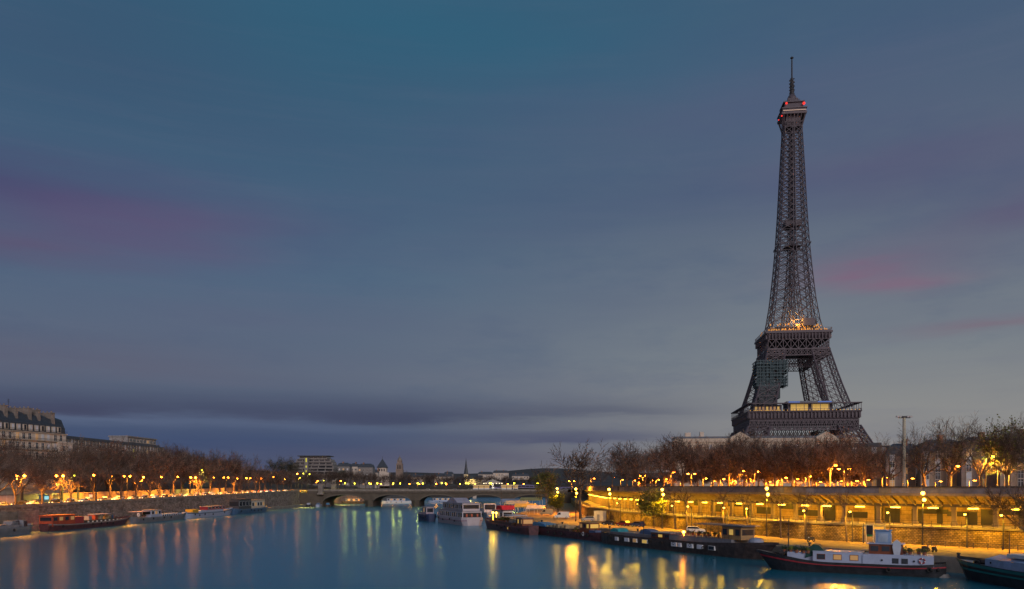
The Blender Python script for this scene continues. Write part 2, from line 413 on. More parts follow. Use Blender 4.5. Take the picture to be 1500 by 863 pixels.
def part(mb, name, m, parent, smooth=False, org=None):
    o = mb.build(name, m, parent, smooth=smooth)
    l = org or parent.location
    o.location = (-l[0], -l[1], -l[2]) if parent.rotation_euler.z == 0 else o.location
    return o
GL = Line(GS); fz = MB(); rf_ = random.Random(17); d = 20.0
while d < GL.l[-1]-1:
    e = min(d+rf_.choice((2.5, 4, 6, 8)), GL.l[-1]); m_ = rf_.choice((0, 0, 0, 1, 1, 2, 3)) if e-d < 7 else 0
    ks = [d]+[q for q in GL.l if d < q < e]+[e]
    fz.sweep([tuple(GL.at(q)[0]) for q in ks], [(0, 12.5), (0, 13.75), (-.4, 13.75), (-.4, 12.5)], m_, close=True); d = e
part(fz, 'fascia', [mat('fascia_concrete', (.15, .15, .18), .8, var=.4, scale=.5), mat('fascia_pale', (.24, .22, .22), .8, var=.4, scale=.6), mat('fascia_stained', (.045, .045, .055), .8, var=.7, scale=1.2), mat('fascia_ochre', (.3, .22, .12), .8, var=.4, scale=.8)], gal)
part(MB().sweep(GS, [(-.4, 12.7), (-.4, 13.5), (-14, 13.5), (-14, 12.7)], close=True), 'roof', mat('shaded_soffit', (.055, .045, .038), .85, var=.3), gal)  # shade under the roof is put into this dark colour
part(MB().sweep(GS, [(.25, 13.75), (.25, 13.95), (-.6, 13.95), (-.6, 13.75)], close=True), 'cornice', dark_metal, gal)
part(MB().sweep(GS, [(.1, 12.05), (.1, 12.4), (-.3, 12.4), (-.3, 12.05)], close=True), 'edge_beam', mat('ochre_beam', (.3, .24, .15), .8), gal)
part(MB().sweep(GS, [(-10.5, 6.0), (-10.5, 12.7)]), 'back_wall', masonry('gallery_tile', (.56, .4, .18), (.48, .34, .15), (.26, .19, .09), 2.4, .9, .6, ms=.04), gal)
part(MB().sweep(GS, [(-5.2, 9.75), (-5.2, 10.3), (-5.7, 10.3), (-5.7, 9.75)], close=True), 'lintel', iron, gal)
GL = Line(GS)
_p, _t = GL.at(GL.l[-1]-1.5); _n = Vector((-_t.y, _t.x)); _q = _p-_n*10.4
part(MB().quad([(_p.x, _p.y, 5.9), (_q.x, _q.y, 5.9), (_q.x, _q.y, 12.7), (_p.x, _p.y, 12.7)]).quad([(_p.x+_t.x*.4, _p.y+_t.y*.4, 12.7), (_q.x+_t.x*.4, _q.y+_t.y*.4, 12.7), (_q.x+_t.x*.4, _q.y+_t.y*.4, 5.9), (_p.x+_t.x*.4, _p.y+_t.y*.4, 5.9)]), 'end_wall', stone_dark, gal)
s0, s1 = GL.s_px(1530), GL.s_px(853)
nb = 96
bd_ = s0
for i in range(nb):
    bd_ += 1.72 if i < 64 else (s1-s0-64*1.72)/(nb-64)
    p, t = GL.at(bd_); n = Vector((-t.y, t.x))
    b = MB(); a0 = p - n*.3; a1 = p - n*5.3
    w = t*.11
    P = [(a0, 12.4), (a0, 12.05), (a1, 9.9), (a1, 10.7)]
    lft = [(q.x-w.x, q.y-w.y, z) for q, z in P]; rgt = [(q.x+w.x, q.y+w.y, z) for q, z in P]
    b.quad(lft); b.quad(rgt[::-1])
    for k in range(4): b.quad([lft[k], rgt[k], rgt[(k+1) % 4], lft[(k+1) % 4]][::-1])
    part(b, 'roof_bracket', MATS['ochre_beam'], gal)
d = s0+2
while d < s1+60:
    p, t = GL.at(d); n = Vector((-t.y, t.x)); c = p - n*5.4; X = Matrix.Translation((c.x, c.y, 0)) @ Matrix.Rotation(math.atan2(t.y, t.x), 4, 'Z')
    part(MB().box(-.4, .4, -.35, .35, 6.0, 9.75, X=X).box(-.55, .55, -.5, .5, 6.0, 6.6, X=X).box(-.5, .5, -.45, .45, 9.2, 9.75, X=X), 'column', mat('column_paint', (.2, .16, .12), .7, var=.2), gal)
    d += 7.4
# platform strip lights, each a lamp hanging under the gallery
STR = []
d = s0+5.7; k = 0
while d < s1+40:
    p, t = GL.at(d); n = Vector((-t.y, t.x)); c = p - n*4.6
    o = tag(MB().box(-.9, .9, -.22, .22, -.12, .06, 0).box(-.95, .95, -.27, .27, .06, .2, 1).build('strip_light', [L_YE, dark_metal], None, (c.x, c.y, 9.55), math.atan2(t.y, t.x)), 'x', 'light', 'strip lights under the gallery roof')
    lamp_light('bulb', (1, .46, .015), 1350, o, -.35, .3)
    STR.append(o); d += 7.4
for k, o in enumerate(STR): o['label'] = ORD(k) + ' glowing strip light from the right under the railway gallery roof'
# signs and panels on the back wall
def wall_item(px, name, label, cat, w, z0, z1, mats, off=-10.2, extra=None):
    p, t = GL.at(GL.s_px(px)); n = Vector((-t.y, t.x)); c = p + n*off
    b = MB().box(-w/2, w/2, -.06, .06, z0, z1, 0).box(-w/2-.08, w/2+.08, -.09, .03, z0-.08, z1+.08, 1)
    o = tag(b.build(name, mats, None, (c.x, c.y, 6.02), math.atan2(t.y, t.x)+math.pi), label, cat); return o
sgn = mat('sign_face', (.16, .08, .05), .6, var=.8, scale=1.2)
rgp = random.Random(8)
pcol = [mat('panel_%s' % n, c, .6, var=.5, scale=1.5) for n, c in (('brown', (.12, .06, .03)), ('rust', (.2, .09, .03)), ('dark', (.05, .04, .035)), ('ochre', (.34, .22, .08)), ('grey', (.2, .19, .18)))]
pp = [(912, 4, 1, 2.6), (940, 3, .3, 3), (975, 3, 2.4, 4), (1001, 5, 1, 2.6), (1032, 5, 2.6, 3.9), (1048, 2, .2, 3), (1073, 5, 1.0, 2.5), (1107, 5, 2.4, 3.9), (1140, 8, 1.0, 2.2), (1165, 2, .2, 3.2), (1190, 1.4, .2, 3.6), (1225, 5, .9, 2.1), (1258, 1.6, .2, 3.8), (1275, 2.2, .2, 3.2), (1288, .8, .2, 4), (1336, 7, 2.2, 3.0), (1352, 1, .2, 3.6), (1378, 4, 1.8, 2.6), (1425, 2.4, .2, 3.2), (1450, 6, 2.3, 3.1), (1490, 4, .9, 2.4)]
for k, (px, w, z0, z1) in enumerate(pp): wall_item(px, 'poster_panel', ORD(k)+' dark panel from the left on the gallery back wall', 'panel', w, z0, z1, [pcol[rgp.randrange(5)], dark_metal])
for px, lb in ((1317, 'left of the long narrow station sign'), (1400, 'near the right end of the gallery wall')):
    wall_item(px, 'lit_doorway', 'brightly lit doorway in the gallery wall ' + lb, 'doorway', 2.0, .1, 2.6, [emit('doorway_glow', (1, .8, .35), .8), dark_metal])
# platform fence
fn = thing('platform_fence', 'thin dark railing along the top of the embankment wall below the gallery', 'fence', (70, 165, 6))
part(MB().sweep(offset(WL[:8], -1.6), [(0, 7.05), (.05, 7.05), (.05, 7.12), (0, 7.12)], close=True).sweep(offset(WL[:8], -1.6), [(0, 6.55), (.04, 6.55), (.04, 6.6), (0, 6.6)], close=True), 'rail', dark_metal, fn)
fl = Line(offset(WL[:8], -1.6)); b = MB(); d = 60
while d < fl.l[-1]:
    p, t = fl.at(d); b.bar((p.x, p.y, 6), (p.x, p.y, 7.1), .05); d += 1.8
part(b, 'fence_posts', dark_metal, fn)

# right upper street and ground
UP = offset(GF, -9)
struct(MB().sweep(UP, [(0, 13.55), (-6, 13.55)]).build('pavement', paving))
struct(MB().sweep(UP, [(-6, 13.55), (-6, 13.42), (-22, 13.42)]).build('road', asphalt))
struct(MB().sweep(UP, [(-22, 13.42), (-22, 13.55), (-34, 13.55)]).build('pavement', paving))
struct(MB().sweep(UP, [(-34, 13.55), (-200, 13.4), (-420, 12.0), (-1600, 12.0)]).sweep(offset(WL, -14.6), [(0, 6.0), (0, 13.54)]).build('terrain', earth))
struct(MB().sweep([(30, 582), (34, 700), (60, 850), (120, 1000)], [(0, -3), (0, 6), (-8, 6), (-8.2, 11.5), (-300, 12.5), (-900, 16)]).build('far_embankment', stone_dark))
# land that closes the river reach
def hill_line():
    b = MB(); xs = list(range(-1500, 1601, 50))
    import math as mm
    def h(x, y): return 14 + max(0, (y-1000)/1000)*26*(1+.25*mm.sin(x*.004+1)+.15*mm.sin(x*.013))+ (12 if x < -300 else 0)*min(1, (-300-x)/400 if x < -300 else 0)
    ys = [1000, 1200, 1450, 1750, 2100, 2600]
    for j in range(len(ys)-1):
        for i in range(len(xs)-1):
            x0, x1, y0, y1 = xs[i], xs[i+1], ys[j], ys[j+1]
            b.quad([(x0,y0,h(x0,y0)),(x1,y0,h(x1,y0)),(x1,y1,h(x1,y1)),(x0,y1,h(x0,y1))])
    for i in range(len(xs)-1): b.quad([(xs[i],1000,-3),(xs[i+1],1000,-3),(xs[i+1],1000,14),(xs[i],1000,14)])
    return b
struct(hill_line().build('hills', mat('hill_scrub', (.045, .042, .04), .95, var=.5, scale=.03)))

# ------------------------------------------------------------------ iron tower
TX, TY, TZ = 205.0, 585.0, 13.5
tow = thing('iron_lattice_tower', 'tall brown iron lattice tower with three platforms rising over the right bank trees', 'tower', (TX, TY, TZ), R(-7))
OUT = [(0, 62), (14, 52), (28, 43.5), (42, 37), (57, 32), (75, 26.6), (92, 22.3), (104, 19.3), (117, 16.2), (135, 13.6), (155, 11.7), (175, 10.1), (200, 8.7), (225, 7.6), (257, 6.1), (266, 6.0)]
INN = [(0, 37), (14, 31), (28, 26.5), (42, 22.5), (57, 18.2), (75, 13.5), (92, 9.8), (104, 7.6), (117, 5.2), (135, 3.0), (155, 1.6), (175, .9), (200, .75), (266, .6)]
def itp(T, z):
    for (z0, a), (z1, c) in zip(T, T[1:]):
        if z <= z1: return a + (c-a)*(z-z0)/(z1-z0)
    return T[-1][1]
def leg_bars(b, sx, sy, lv, wc, wb, sub=True, side='full'):
    def cor(z):
        o, i = itp(OUT, z), itp(INN, z)
        return [Vector((sx*o, sy*o, z)), Vector((sx*o, sy*i, z)), Vector((sx*i, sy*i, z)), Vector((sx*i, sy*o, z))]
    for z0, z1 in zip(lv, lv[1:]):
        A, B = cor(z0), cor(z1)
        for k in range(4):
            j = (k+1) % 4
            b.bar(A[k], B[k], wc)
            b.bar(B[k], B[j], wb)
            b.bar(A[k], B[j], wb); b.bar(A[j], B[k], wb)
            if sub:
                mA, mB = (A[k]+A[j])/2, (B[k]+B[j])/2
                b.bar(mA, mB, wb*1.1)
                h = (A[k]+B[k])/2; g = (A[j]+B[j])/2
                b.bar(h, mB, wb*.6); b.bar(g, mB, wb*.6); b.bar(h, mA, wb*.6); b.bar(g, mA, wb*.6); b.bar(h, g, wb*.6)
for sx in (-1, 1):
    for sy in (-1, 1):
        b = MB(); leg_bars(b, sx, sy, [0, 9, 18, 27, 35, 42], .8, .38); b.build('lower_leg', iron, tow)
        f = MB().box(sx*36 if sx > 0 else -63, 63 if sx > 0 else -36, sy*36 if sy > 0 else -63, 63 if sy > 0 else -36, -1, .6).build('footing', stone, tow)
        b = MB(); leg_bars(b, sx, sy, [55, 63.5, 72, 80.5, 88.5, 94, 98], .6, .24); b.build('middle_leg', iron, tow)
def ring(b, z, h, hw, n, wc, wb, fine=False):
    for q in range(4):
        X = Matrix.Rotation(q*math.pi/2, 4, 'Z')
        pts0 = [X @ Vector((-hw+2*hw*i/n, -hw, z)) for i in range(n+1)]; pts1 = [X @ Vector((-hw+2*hw*i/n, -hw, z+h)) for i in range(n+1)]
        for i in range(n):
            b.bar(pts0[i], pts0[i+1], wc); b.bar(pts1[i], pts1[i+1], wc); b.bar(pts0[i], pts1[i], wb)
            b.bar(pts0[i], pts1[i+1], wb); b.bar(pts0[i+1], pts1[i], wb)
            if fine:
                m0, m1 = (pts0[i]+pts0[i+1])/2, (pts1[i]+pts1[i+1])/2; h0, h1 = (pts0[i]+pts1[i])/2, (pts0[i+1]+pts1[i+1])/2
                for u, v in ((m0, h0), (m0, h1), (m1, h0), (m1, h1)): b.bar(u, v, wb)
def slab(b, z0, z1, h0, h1, m=0):
    p = [(-h0,-h0,z0),(h0,-h0,z0),(h0,h0,z0),(-h0,h0,z0)]; q = [(-h1,-h1,z1),(h1,-h1,z1),(h1,h1,z1),(-h1,h1,z1)]
    b.quad(p[::-1], m); b.quad(q, m)
    for i in range(4):
        j = (i+1) % 4; b.quad([p[i], p[j], q[j], q[i]], m)
# first platform
b = MB(); ring(b, 39.3, 6.6, 36.2, 24, .5, .26, True); b.build('first_frieze', iron, tow)
b = MB(); slab(b, 46.5, 47.3, 36.4, 36.9); slab(b, 47.3, 51.2, 36.0, 36.6); slab(b, 51.2, 52.2, 37.6, 38.0)
for q in range(4):
    X = Matrix.Rotation(q*math.pi/2, 4, 'Z')
    for i in range(31): x = -36.5+73*i/30; b.box(x-.35, x+.35, -37.5, -36.1, 47.3, 51.2, X=X)
fp = b.build('first_platform', iron, tow)
b = MB()
for q in range(4):
    X = Matrix.Rotation(q*math.pi/2, 4, 'Z')
    for i in range(38): x = -37.6+75.2*i/37; b.bar(X @ Vector((x, -37.6, 52.2)), X @ Vector((x, -37.6, 53.5)), .12)
    for i in range(15): x = -37.4+74.8*i/14; b.bar(X @ Vector((x, -37.4, 52.2)), X @ Vector((x, -37.4, 57.2)), .22)
    b.box(-37.8, 37.8, -37.75, -37.55, 53.4, 53.6, X=X); b.box(-38, 38, -38, -34.5, 57.2, 57.8, X=X)
b.build('gallery_railing', iron, tow)
b = MB()
for i in range(30):
    x = -36+72*i/29; b.ball((x, -37.9, 52.6), .28, 0, 6, 4)
b.build('edge_lamps', emit('platform_amber', (1, .5, .08), .7), tow)
pv = MB().box(-10, 20, -33, -18, 52.2, 58.0, 0).box(-10.6, 20.6, -33.6, -17.4, 58.0, 59.2, 1).box(-9, 19, -33.5, -33.0, 58.1, 58.9, 2).build('pavilion', [iron_d, zinc, iron], tow)
MB().box(-8, 3.5, -33.2, -33.03, 52.8, 57.0).build('window', W_LIT, pv); MB().box(6, 17.5, -33.2, -33.03, 52.8, 57.0).build('window', W_LIT, pv)
MB().box(-9.5, -2, -33.75, -33.62, 58.2, 59.0).build('screen', W_BLUE, pv); MB().box(10, 19, -33.75, -33.62, 58.2, 59.0).build('screen', W_BLUE, pv)
pv2 = MB().box(-33, -14, -33, -20, 52.2, 56.8, 0).build('pavilion', [iron_d], tow)
for k in range(7): MB().box(-32+k*2.5, -30.6+k*2.5, -33.12, -33.02, 52.8, 55.6).build('window', W_WARM if k % 3 else W_LIT, pv2)
# second platform
b = MB(); ring(b, 93.0, 4.3, 21.4, 11, .4, .2, True); ring(b, 97.5, 7.0, 20.8, 8, .5, .28, False); b.build('second_frieze', iron, tow)
b = MB(); ring(b, 86, 6, 11.2, 6, .3, .22, True); b.build('cross_girders', iron_d, tow)
b = MB(); slab(b, 97.0, 97.6, 21.0, 21.2); slab(b, 104.6, 108.6, 20.2, 22.0); slab(b, 108.6, 109.9, 22.8, 22.8); slab(b, 109.9, 110.5, 22.0, 22.0)
for q in range(4):
    X = Matrix.Rotation(q*math.pi/2, 4, 'Z')
    for i in range(19): x = -20.4+40.8*i/18; b.box(x-.25, x+.25, -22.4, -20.2, 104.7, 108.6, X=X)
    for i in range(24): x = -22+44*i/23; b.bar(X @ Vector((x, -22.3, 110.5)), X @ Vector((x, -22.3, 112)), .12)
    b.box(-22.4, 22.4, -22.4, -22.2, 111.9, 112.1, X=X)
b.build('second_platform', iron, tow)
b = MB()
for q in range(4):
    X = Matrix.Rotation(q*math.pi/2, 4, 'Z')
    for i in range(34):
        x = -20+40*i/33+random.uniform(-.5, .5); h = random.uniform(.4, 1.5); b.box(x-.3, x+.3, -19.6, -19.3, 110.8, 110.8+h, X=X)
    for i in range(40):
        x = random.gauss(0, 8.5); z = 111.5+random.uniform(0, 4); b.box(x-.35, x+.35, -15.5, -15.2, z, z+random.uniform(.4, 1.5), X=X)
b.build('platform_lights', emit('platform_glow', (1, .42, .05), .5), tow)
b = MB(); slab(b, 110.5, 114, 13, 13); slab(b, 114, 114.6, 14.5, 14.5); b.box(4, 12, -17, -12, 114.6, 120).build('second_kiosk', iron_d, tow)
# shaft
lv = [110]; z = 110.0
while z < 262: z += max(4.4, itp(OUT, z)*.5); lv.append(min(z, 265))
for sx in (-1, 1):
    for sy in (-1, 1):
        b = MB(); leg_bars(b, sx, sy, lv, .33, .2, False); b.build('upper_leg', iron_d, tow)
b = MB()
for z0, z1 in zip(lv, lv[1:]):
    for q in range(4):
        X = Matrix.Rotation(q*math.pi/2, 4, 'Z'); i0, i1, o0, o1 = itp(INN, z0), itp(INN, z1), itp(OUT, z0), itp(OUT, z1)
        if i0 > 1.2:
            b.bar(X @ Vector((-i0, -o0, z0)), X @ Vector((i0, -o0, z0)), .25); b.bar(X @ Vector((-i0, -o0, z0)), X @ Vector((i1, -o1, z1)), .22); b.bar(X @ Vector((i0, -o0, z0)), X @ Vector((-i1, -o1, z1)), .22)
b.build('shaft_girders', iron_d, tow)
b = MB()
for x in (-1.6, 1.6):
    for y in (-1.6, 1.6): b.bar((x, y, 112), (x, y, 262), .2)
zz = 112.0
while zz < 260:
    for X in (Matrix.Rotation(q*math.pi/2, 4, 'Z') for q in range(4)): b.bar(X @ Vector((-1.6, -1.6, zz)), X @ Vector((1.6, -1.6, zz+3.2)), .1); b.bar(X @ Vector((-1.6, -1.6, zz)), X @ Vector((1.6, -1.6, zz)), .12)
    zz += 3.2
b.build('lift_shaft', iron_d, tow)
b = MB(); slab(b, 174.8, 175.1, 6, 6); slab(b, 175.1, 176.4, 4, 4); ring(b, 175.1, 1.1, 11.0, 12, .1, .07)
b.build('intermediate_platform', iron_d, tow)
b = MB(); slab(b, 189.5, 194, 5.6, 5.6); b.build('lift_cabin', iron_d, tow)
# top
b = MB()
for q in range(4):
    X = Matrix.Rotation(q*math.pi/2, 4, 'Z')
    for i in range(7):
        x = -5.6+11.2*i/6; b.bar(X @ Vector((x, -5.9, 261)), X @ Vector((x*1.35, -8.2, 270)), .28)
slab(b, 262, 269.6, 4.8, 5.2); slab(b, 269.6, 271, 8.6, 8.8); slab(b, 271, 273.5, 8.2, 8.2); slab(b, 273.5, 274.1, 8.9, 8.9)
b.build('top_platform', iron, tow)
b = MB(); slab(b, 274.1, 278.5, 6.8, 6.2); slab(b, 278.5, 279.2, 7.4, 7.4); slab(b, 279.2, 283, 4.4, 3.6); b.lathe([(3.4, 283), (3.2, 284.5), (2.4, 286.2), (1.2, 287.5)], 12)
for k in range(22):
    a = k*2*math.pi/22; r = random.uniform(4.6, 7.0); h = random.uniform(1.5, 4.5); b.bar((r*math.cos(a), r*math.sin(a), 279), (r*math.cos(a), r*math.sin(a), 279+h), .22, .12)
for k in range(8):
    a = k*math.pi/4+.3; b.box(5.6*math.cos(a)-.6, 5.6*math.cos(a)+.6, 5.6*math.sin(a)-.6, 5.6*math.sin(a)+.6, 279.2, 281)
b.build('top_cabin', iron_d, tow)
b = MB().lathe([(1.7, 287), (1.5, 290), (1.7, 290.2), (1.2, 293), (1.4, 293.2), (1.0, 299), (.55, 299.5), (.5, 312), (.42, 312.5), (.4, 313.5), (1.2, 313.7), (1.2, 314.3), (.2, 314.5), (.1, 315.5)], 8)
for k in range(9):
    z = 287.5+k*1.3; X = Matrix.Rotation(k*.7, 4, 'Z'); b.box(-2.0, 2.0, -.25, .25, z, z+.5, X=X); b.box(-.25, .25, -2.0, 2.0, z, z+.5, X=X)
b.build('antenna', dark_metal, tow)
for x, y, z, r in ((-5.6, -8.3, 277.2, .75), (6.6, -8.2, 276.6, .95), (-8.6, -7, 268.8, .5), (-8.9, 2, 270, .4)): MB().ball((x, y, z), r, 0, 8, 6).build('beacon', L_RED, tow)
b = MB(); b.box(-8, 8, -8.98, -8.9, 271.6, 272.0).build('top_lamps', emit('pale_lamps', (1, .7, .5), .22), tow)
lamp_light('bulb', (1, .5, .1), 9000, tow, 0, .8, (0, -27, 56)); lamp_light('bulb', (1, .5, .1), 5000, tow, 0, .8, (-26, -28, 58))
lamp_light('bulb', (1, .45, .08), 9000, tow, 0, .8, (0, -18, 117)); lamp_light('bulb', (1, .45, .08), 5000, tow, 0, .8, (0, 0, 121))
# painters' scaffold wrapped round one leg
sc_ = thing('scaffold_wrap', 'dark teal sheeted painters scaffold wrapped round the left front leg of the iron tower', 'scaffold', (TX, TY, TZ), R(-7))
teal = mat('teal_netting', (.035, .06, .072), .9, var=.25, scale=.4)
b = MB(); rs_ = random.Random(4)
for iz in range(6):
    for ix in range(7):
        x = -29.5+ix*2.86; z = 71+iz*2.92; d_ = rs_.uniform(-.35, .35)
        if ix > 3 and rs_.random() < .22: continue
        b.box(x+.08, x+2.78-rs_.uniform(0, .4), -27.5+d_, -27.3+d_, z+rs_.uniform(0, .3), z+2.9-rs_.uniform(0, .5))
    for iy in range(5):
        y = -27+iy*3.4
        if rs_.random() < .3: continue
        b.box(-9.6+rs_.uniform(-.3, .2), -9.4, y, y+3.2, 71+iz*2.92, 73.4+iz*2.92); b.box(-29.6, -29.4, y, y+3.2, 71+iz*2.92, 73.7+iz*2.92)
    b.box(-29, -10, -27, -10.2, 71+iz*2.92, 71.2+iz*2.92)
b.build('netting', teal, sc_)
b = MB()
for k in range(9):
    z = 71+k*2.18; b.box(-30, -8.6, -28.1, -27.55, z, z+.3); b.box(-9.4, -8.6, -28, -10, z, z+.3); b.box(-30.2, -29.55, -28, -10, z, z+.3)
for k in range(10):
    x = -29.8+k*2.3; b.bar((x, -28.1, 70), (x, -28.1, 89.4), .16)
for k in range(6):
    y = -27.6+k*3.4; b.bar((-8.7, y, 70), (-8.7, y, 89.4), .16)
b.build('scaffold_poles', mat('scaffold_tube', (.05, .085, .1), .5, metal=.3), sc_)
b = MB().box(-29, -14, -28, -14, 62, 71); b.box(-28.5, -16, -28.6, -15, 57, 62)
b.build('netting', mat('grey_netting', (.05, .065, .075), .9, var=.3, scale=.5), sc_)

# ------------------------------------------------------------------ trees
def tree_meshes(seed, H, spread, trunk_h, nl, dens, r0, lean=0.0, tw=.045):
    rg = random.Random(seed); tb = MB(); cb = MB(); tips = []
    def rnd(d, ang):
        a = d.cross(Vector((rg.uniform(-1, 1), rg.uniform(-1, 1), rg.uniform(-1, 1))))
        if a.length < 1e-3: a = Vector((1, 0, 0))
        a.normalize(); return (Matrix.Rotation(ang, 3, a) @ d).normalized()
    def grow(p, d, L, r, lev, mi=0):
        if lev == 2: mi = rg.choice((0, 0, 1, 2))
        segs = 3 if lev < 2 else 2
        for s in range(segs):
            q = p + d*(L/segs); r2 = r*(.82 if lev < 3 else .75)
            (tb if lev < 2 else cb).bar(p, q, r, r2, 5 if lev < 2 else 3, mi if lev >= 2 else 0)
            p, r = q, r2
            d = rnd(d, rg.uniform(0, .28)); d = (d + Vector((0, 0, .10))).normalized()
            if lev < 4 and s < segs-1:
                for _ in range(dens if lev >= 1 else 1):
                    grow(p, rnd(d, rg.uniform(.5, 1.05)), L*rg.uniform(.5, .68), max(r*.55, tw), lev+1, mi)
        if lev < 4:
            for _ in range(dens):
                grow(p, rnd(d, rg.uniform(.25, .75)), L*rg.uniform(.52, .72), max(r*.62, tw), lev+1, mi)
        else: tips.append(p)
    p = Vector((0, 0, -.3)); d = Vector((lean, 0, 1)).normalized(); r = r0
    for s in range(4):
        q = p + d*((trunk_h+.3)/4); tb.bar(p, q, r*(1.25 if s == 0 else 1), r*.92, 8); p = q; r *= .92; d = rnd(d, rg.uniform(0, .06))
    for k in range(nl):
        a = 2*math.pi*(k+rg.uniform(-.3, .3))/nl; up = rg.uniform(.7, 1.5) if k % 3 else 2.6
        dd = Vector((math.cos(a)*spread, math.sin(a)*spread, up)).normalized()
        grow(p - d*rg.uniform(0, trunk_h*.25), dd, (H-trunk_h)*rg.uniform(.34, .46), r*.62, 0)
    zmax = max(v[2] for v in cb.v); s = H/zmax
    for m in (tb, cb): m.v = [(x*s, y*s, z*s) for x, y, z in m.v]
    tips = [t*s for t in tips]
    return tb, cb, tips
def make_tree(name, label, cat, group, seed, H, spread, th, nl, dens, r0, mcrown, lean=0, tw=.045, leaves=0, lm=None, lz=(0, 1)):
    tb, cb, tips = tree_meshes(seed, H, spread, th, nl, dens, r0, lean, tw)
    t = thing(name, label, cat, (0, 0, 0), 0, group)
    tb.build('trunk', bark, t); cb.build('crown', [mcrown, mat('lit_twigs', (.17, .13, .105), .9, var=.3, scale=.4), mat('dark_twigs', (.04, .027, .022), .9, var=.3, scale=.4)], t)  # pale tone stands in for lit twigs and sky gaps in the crown
    if leaves:
        rg = random.Random(seed+5); lb = MB(); tp = [q for q in tips if lz[0]*H <= q.z <= lz[1]*H] or tips
        for _ in range(leaves):
            c = rg.choice(tp) + Vector((rg.gauss(0, .5), rg.gauss(0, .5), rg.gauss(0, .5))); a = Vector((rg.uniform(-1, 1), rg.uniform(-1, 1), rg.uniform(-1, 1))).normalized()
            u = a.cross(Vector((.3, .5, .8))).normalized(); w = a.cross(u); s = rg.uniform(.12, .3)
            lb.quad([c+u*s, c+w*s*.6, c-u*s, c-w*s*.6])
        lb.build('foliage', lm or leaf, t)
    return t
G_L = 'bare plane trees along the left bank road'; G_R = 'bare trees along the right bank street'
PL = [make_tree('bare_tree', 'x', 'tree', G_L, 100+k, 24, 1.0, [5.5, 6.5, 5][k % 3], [6, 5, 5][k % 3], 2, .45, twig_r if k % 3 == 1 else twig, tw=[.04, .05, .035][k % 3]) for k in range(5)]
def dense(seed, H): return make_tree('bare_tree', 'x', 'tree', G_L, seed, H, .8, 4, 7, 2, .45, twig_r if seed % 2 else twig, tw=.052)
PD = [dense(200+k, 24) for k in range(4)]
rows = []
def row(px_D, z_of, protos, base, grp, hs, rg):
    items = []
    for X, Y, hh in px_D: items.append((CX+F*X/Y, X, Y, hh))
    items.sort()
    for i, (px, X, Y, hh) in enumerate(items):
        pr = protos[rg.randrange(len(protos))]; k = hh/24*rg.uniform(1-hs, 1+hs)
        place(pr, USED, (X, Y, z_of(X, Y)), rg.uniform(0, 6.28), ORD(i)+base, (k*rg.uniform(.82, 1.12),)*2+(k,), grp)
rg = random.Random(5)
row([(left_edge(y)-9.5+rg.uniform(-.5, .5), y+rg.uniform(-1.5, 1.5), 20 if y < 330 else 15) for y in (232, 243, 252, 268, 282, 300, 318, 340, 362, 388, 415, 445, 475, 505, 530)], lambda X, Y: street_z(Y), PL[:3], ' bare tree from the left beside the left bank parapet', 'bare riverside trees on the left bank', .12, rg)
row([(left_edge(y)-36+rg.uniform(-1, 1), y+rg.uniform(-2, 2), 25.5 if y < 520 else 18) for y in list(range(238, 540, 12))+[560, 590, 620]], lambda X, Y: street_z(Y), PL, ' bare tree from the left across the left bank road', G_L, .1, rg)
row([(left_edge(y)-(46 if y < 475 else 54)+rg.uniform(-2, 2), y+rg.uniform(-3, 3), h) for y, h in ((366, 27), (378, 28), (396, 28.5), (414, 27), (432, 29), (450, 27), (470, 26), (492, 24), (515, 23), (540, 21), (565, 20), (595, 18), (630, 16))], lambda X, Y: street_z(Y)+1, PD, ' dense brown tree from the left behind the left bank road', 'dense brown trees behind the left bank road', .07, rg)
row([(left_edge(y)-72+rg.uniform(-4, 4), y+rg.uniform(-4, 4), h) for y, h in ((478, 27), (490, 27), (505, 25), (535, 22), (570, 21), (610, 18), (660, 14), (700, 12))], lambda X, Y: street_z(Y)+3.6, PD, ' dense brown tree from the left on the left bank skyline', 'dense brown trees on the left bank skyline', .06, rg)
# far trees behind the bridge
row([(pt(px, D), D, h) for px, D, h in [(404+k*7.5+rg.uniform(-2, 2), 690+rg.uniform(-15, 15), 16.5+rg.uniform(-1.5, 1)) for k in range(9)]+[(458+k*9.6+rg.uniform(-2, 2), 720+k*7+rg.uniform(-20, 20), 17.5-k*.1+rg.uniform(-1.5, 1.5)) for k in range(34)]], lambda X, Y: 12, PD, ' small brown tree from the left behind the stone bridge', 'distant brown trees behind the bridge', .08, rg)
# right bank
UL = Line(UP)
def up_at(px, back):
    pts = offset(UP, -back); l = Line(pts); p, _ = l.at(l.s_px(px)); return p.x, p.y
PR = [make_tree('bare_tree', 'x', 'tree', G_R, 300+k, 24, 1.15, [4, 5][k % 2], 5, 2, .62, twig, tw=.032) for k in range(3)]
row([(*up_at(px, 3.5), h) for px, h in ((1242, 13), (1268, 12.5), (1300, 12), (1352, 15.5), (1392, 15.5), (1436, 15), (1476, 15.5), (1520, 16))], lambda X, Y: 13.5, PR, ' large bare tree from the left, right of the iron tower', 'bare trees right of the iron tower', .05, rg)
row([(*up_at(px, 26), h) for px, h in ((870, 18), (884, 19), (906, 20), (930, 19), (955, 18), (985, 19), (1012, 17), (1030, 17), (1052, 16), (1075, 16), (1098, 15.5), (1120, 15.5), (1142, 15.5), (1165, 15), (1190, 15), (1212, 14.5), (1236, 14.5), (1262, 13.5))], lambda X, Y: 13.5, PD, ' dense bare tree from the left in the right bank back row', 'dense bare trees on the right bank', .17, rg)
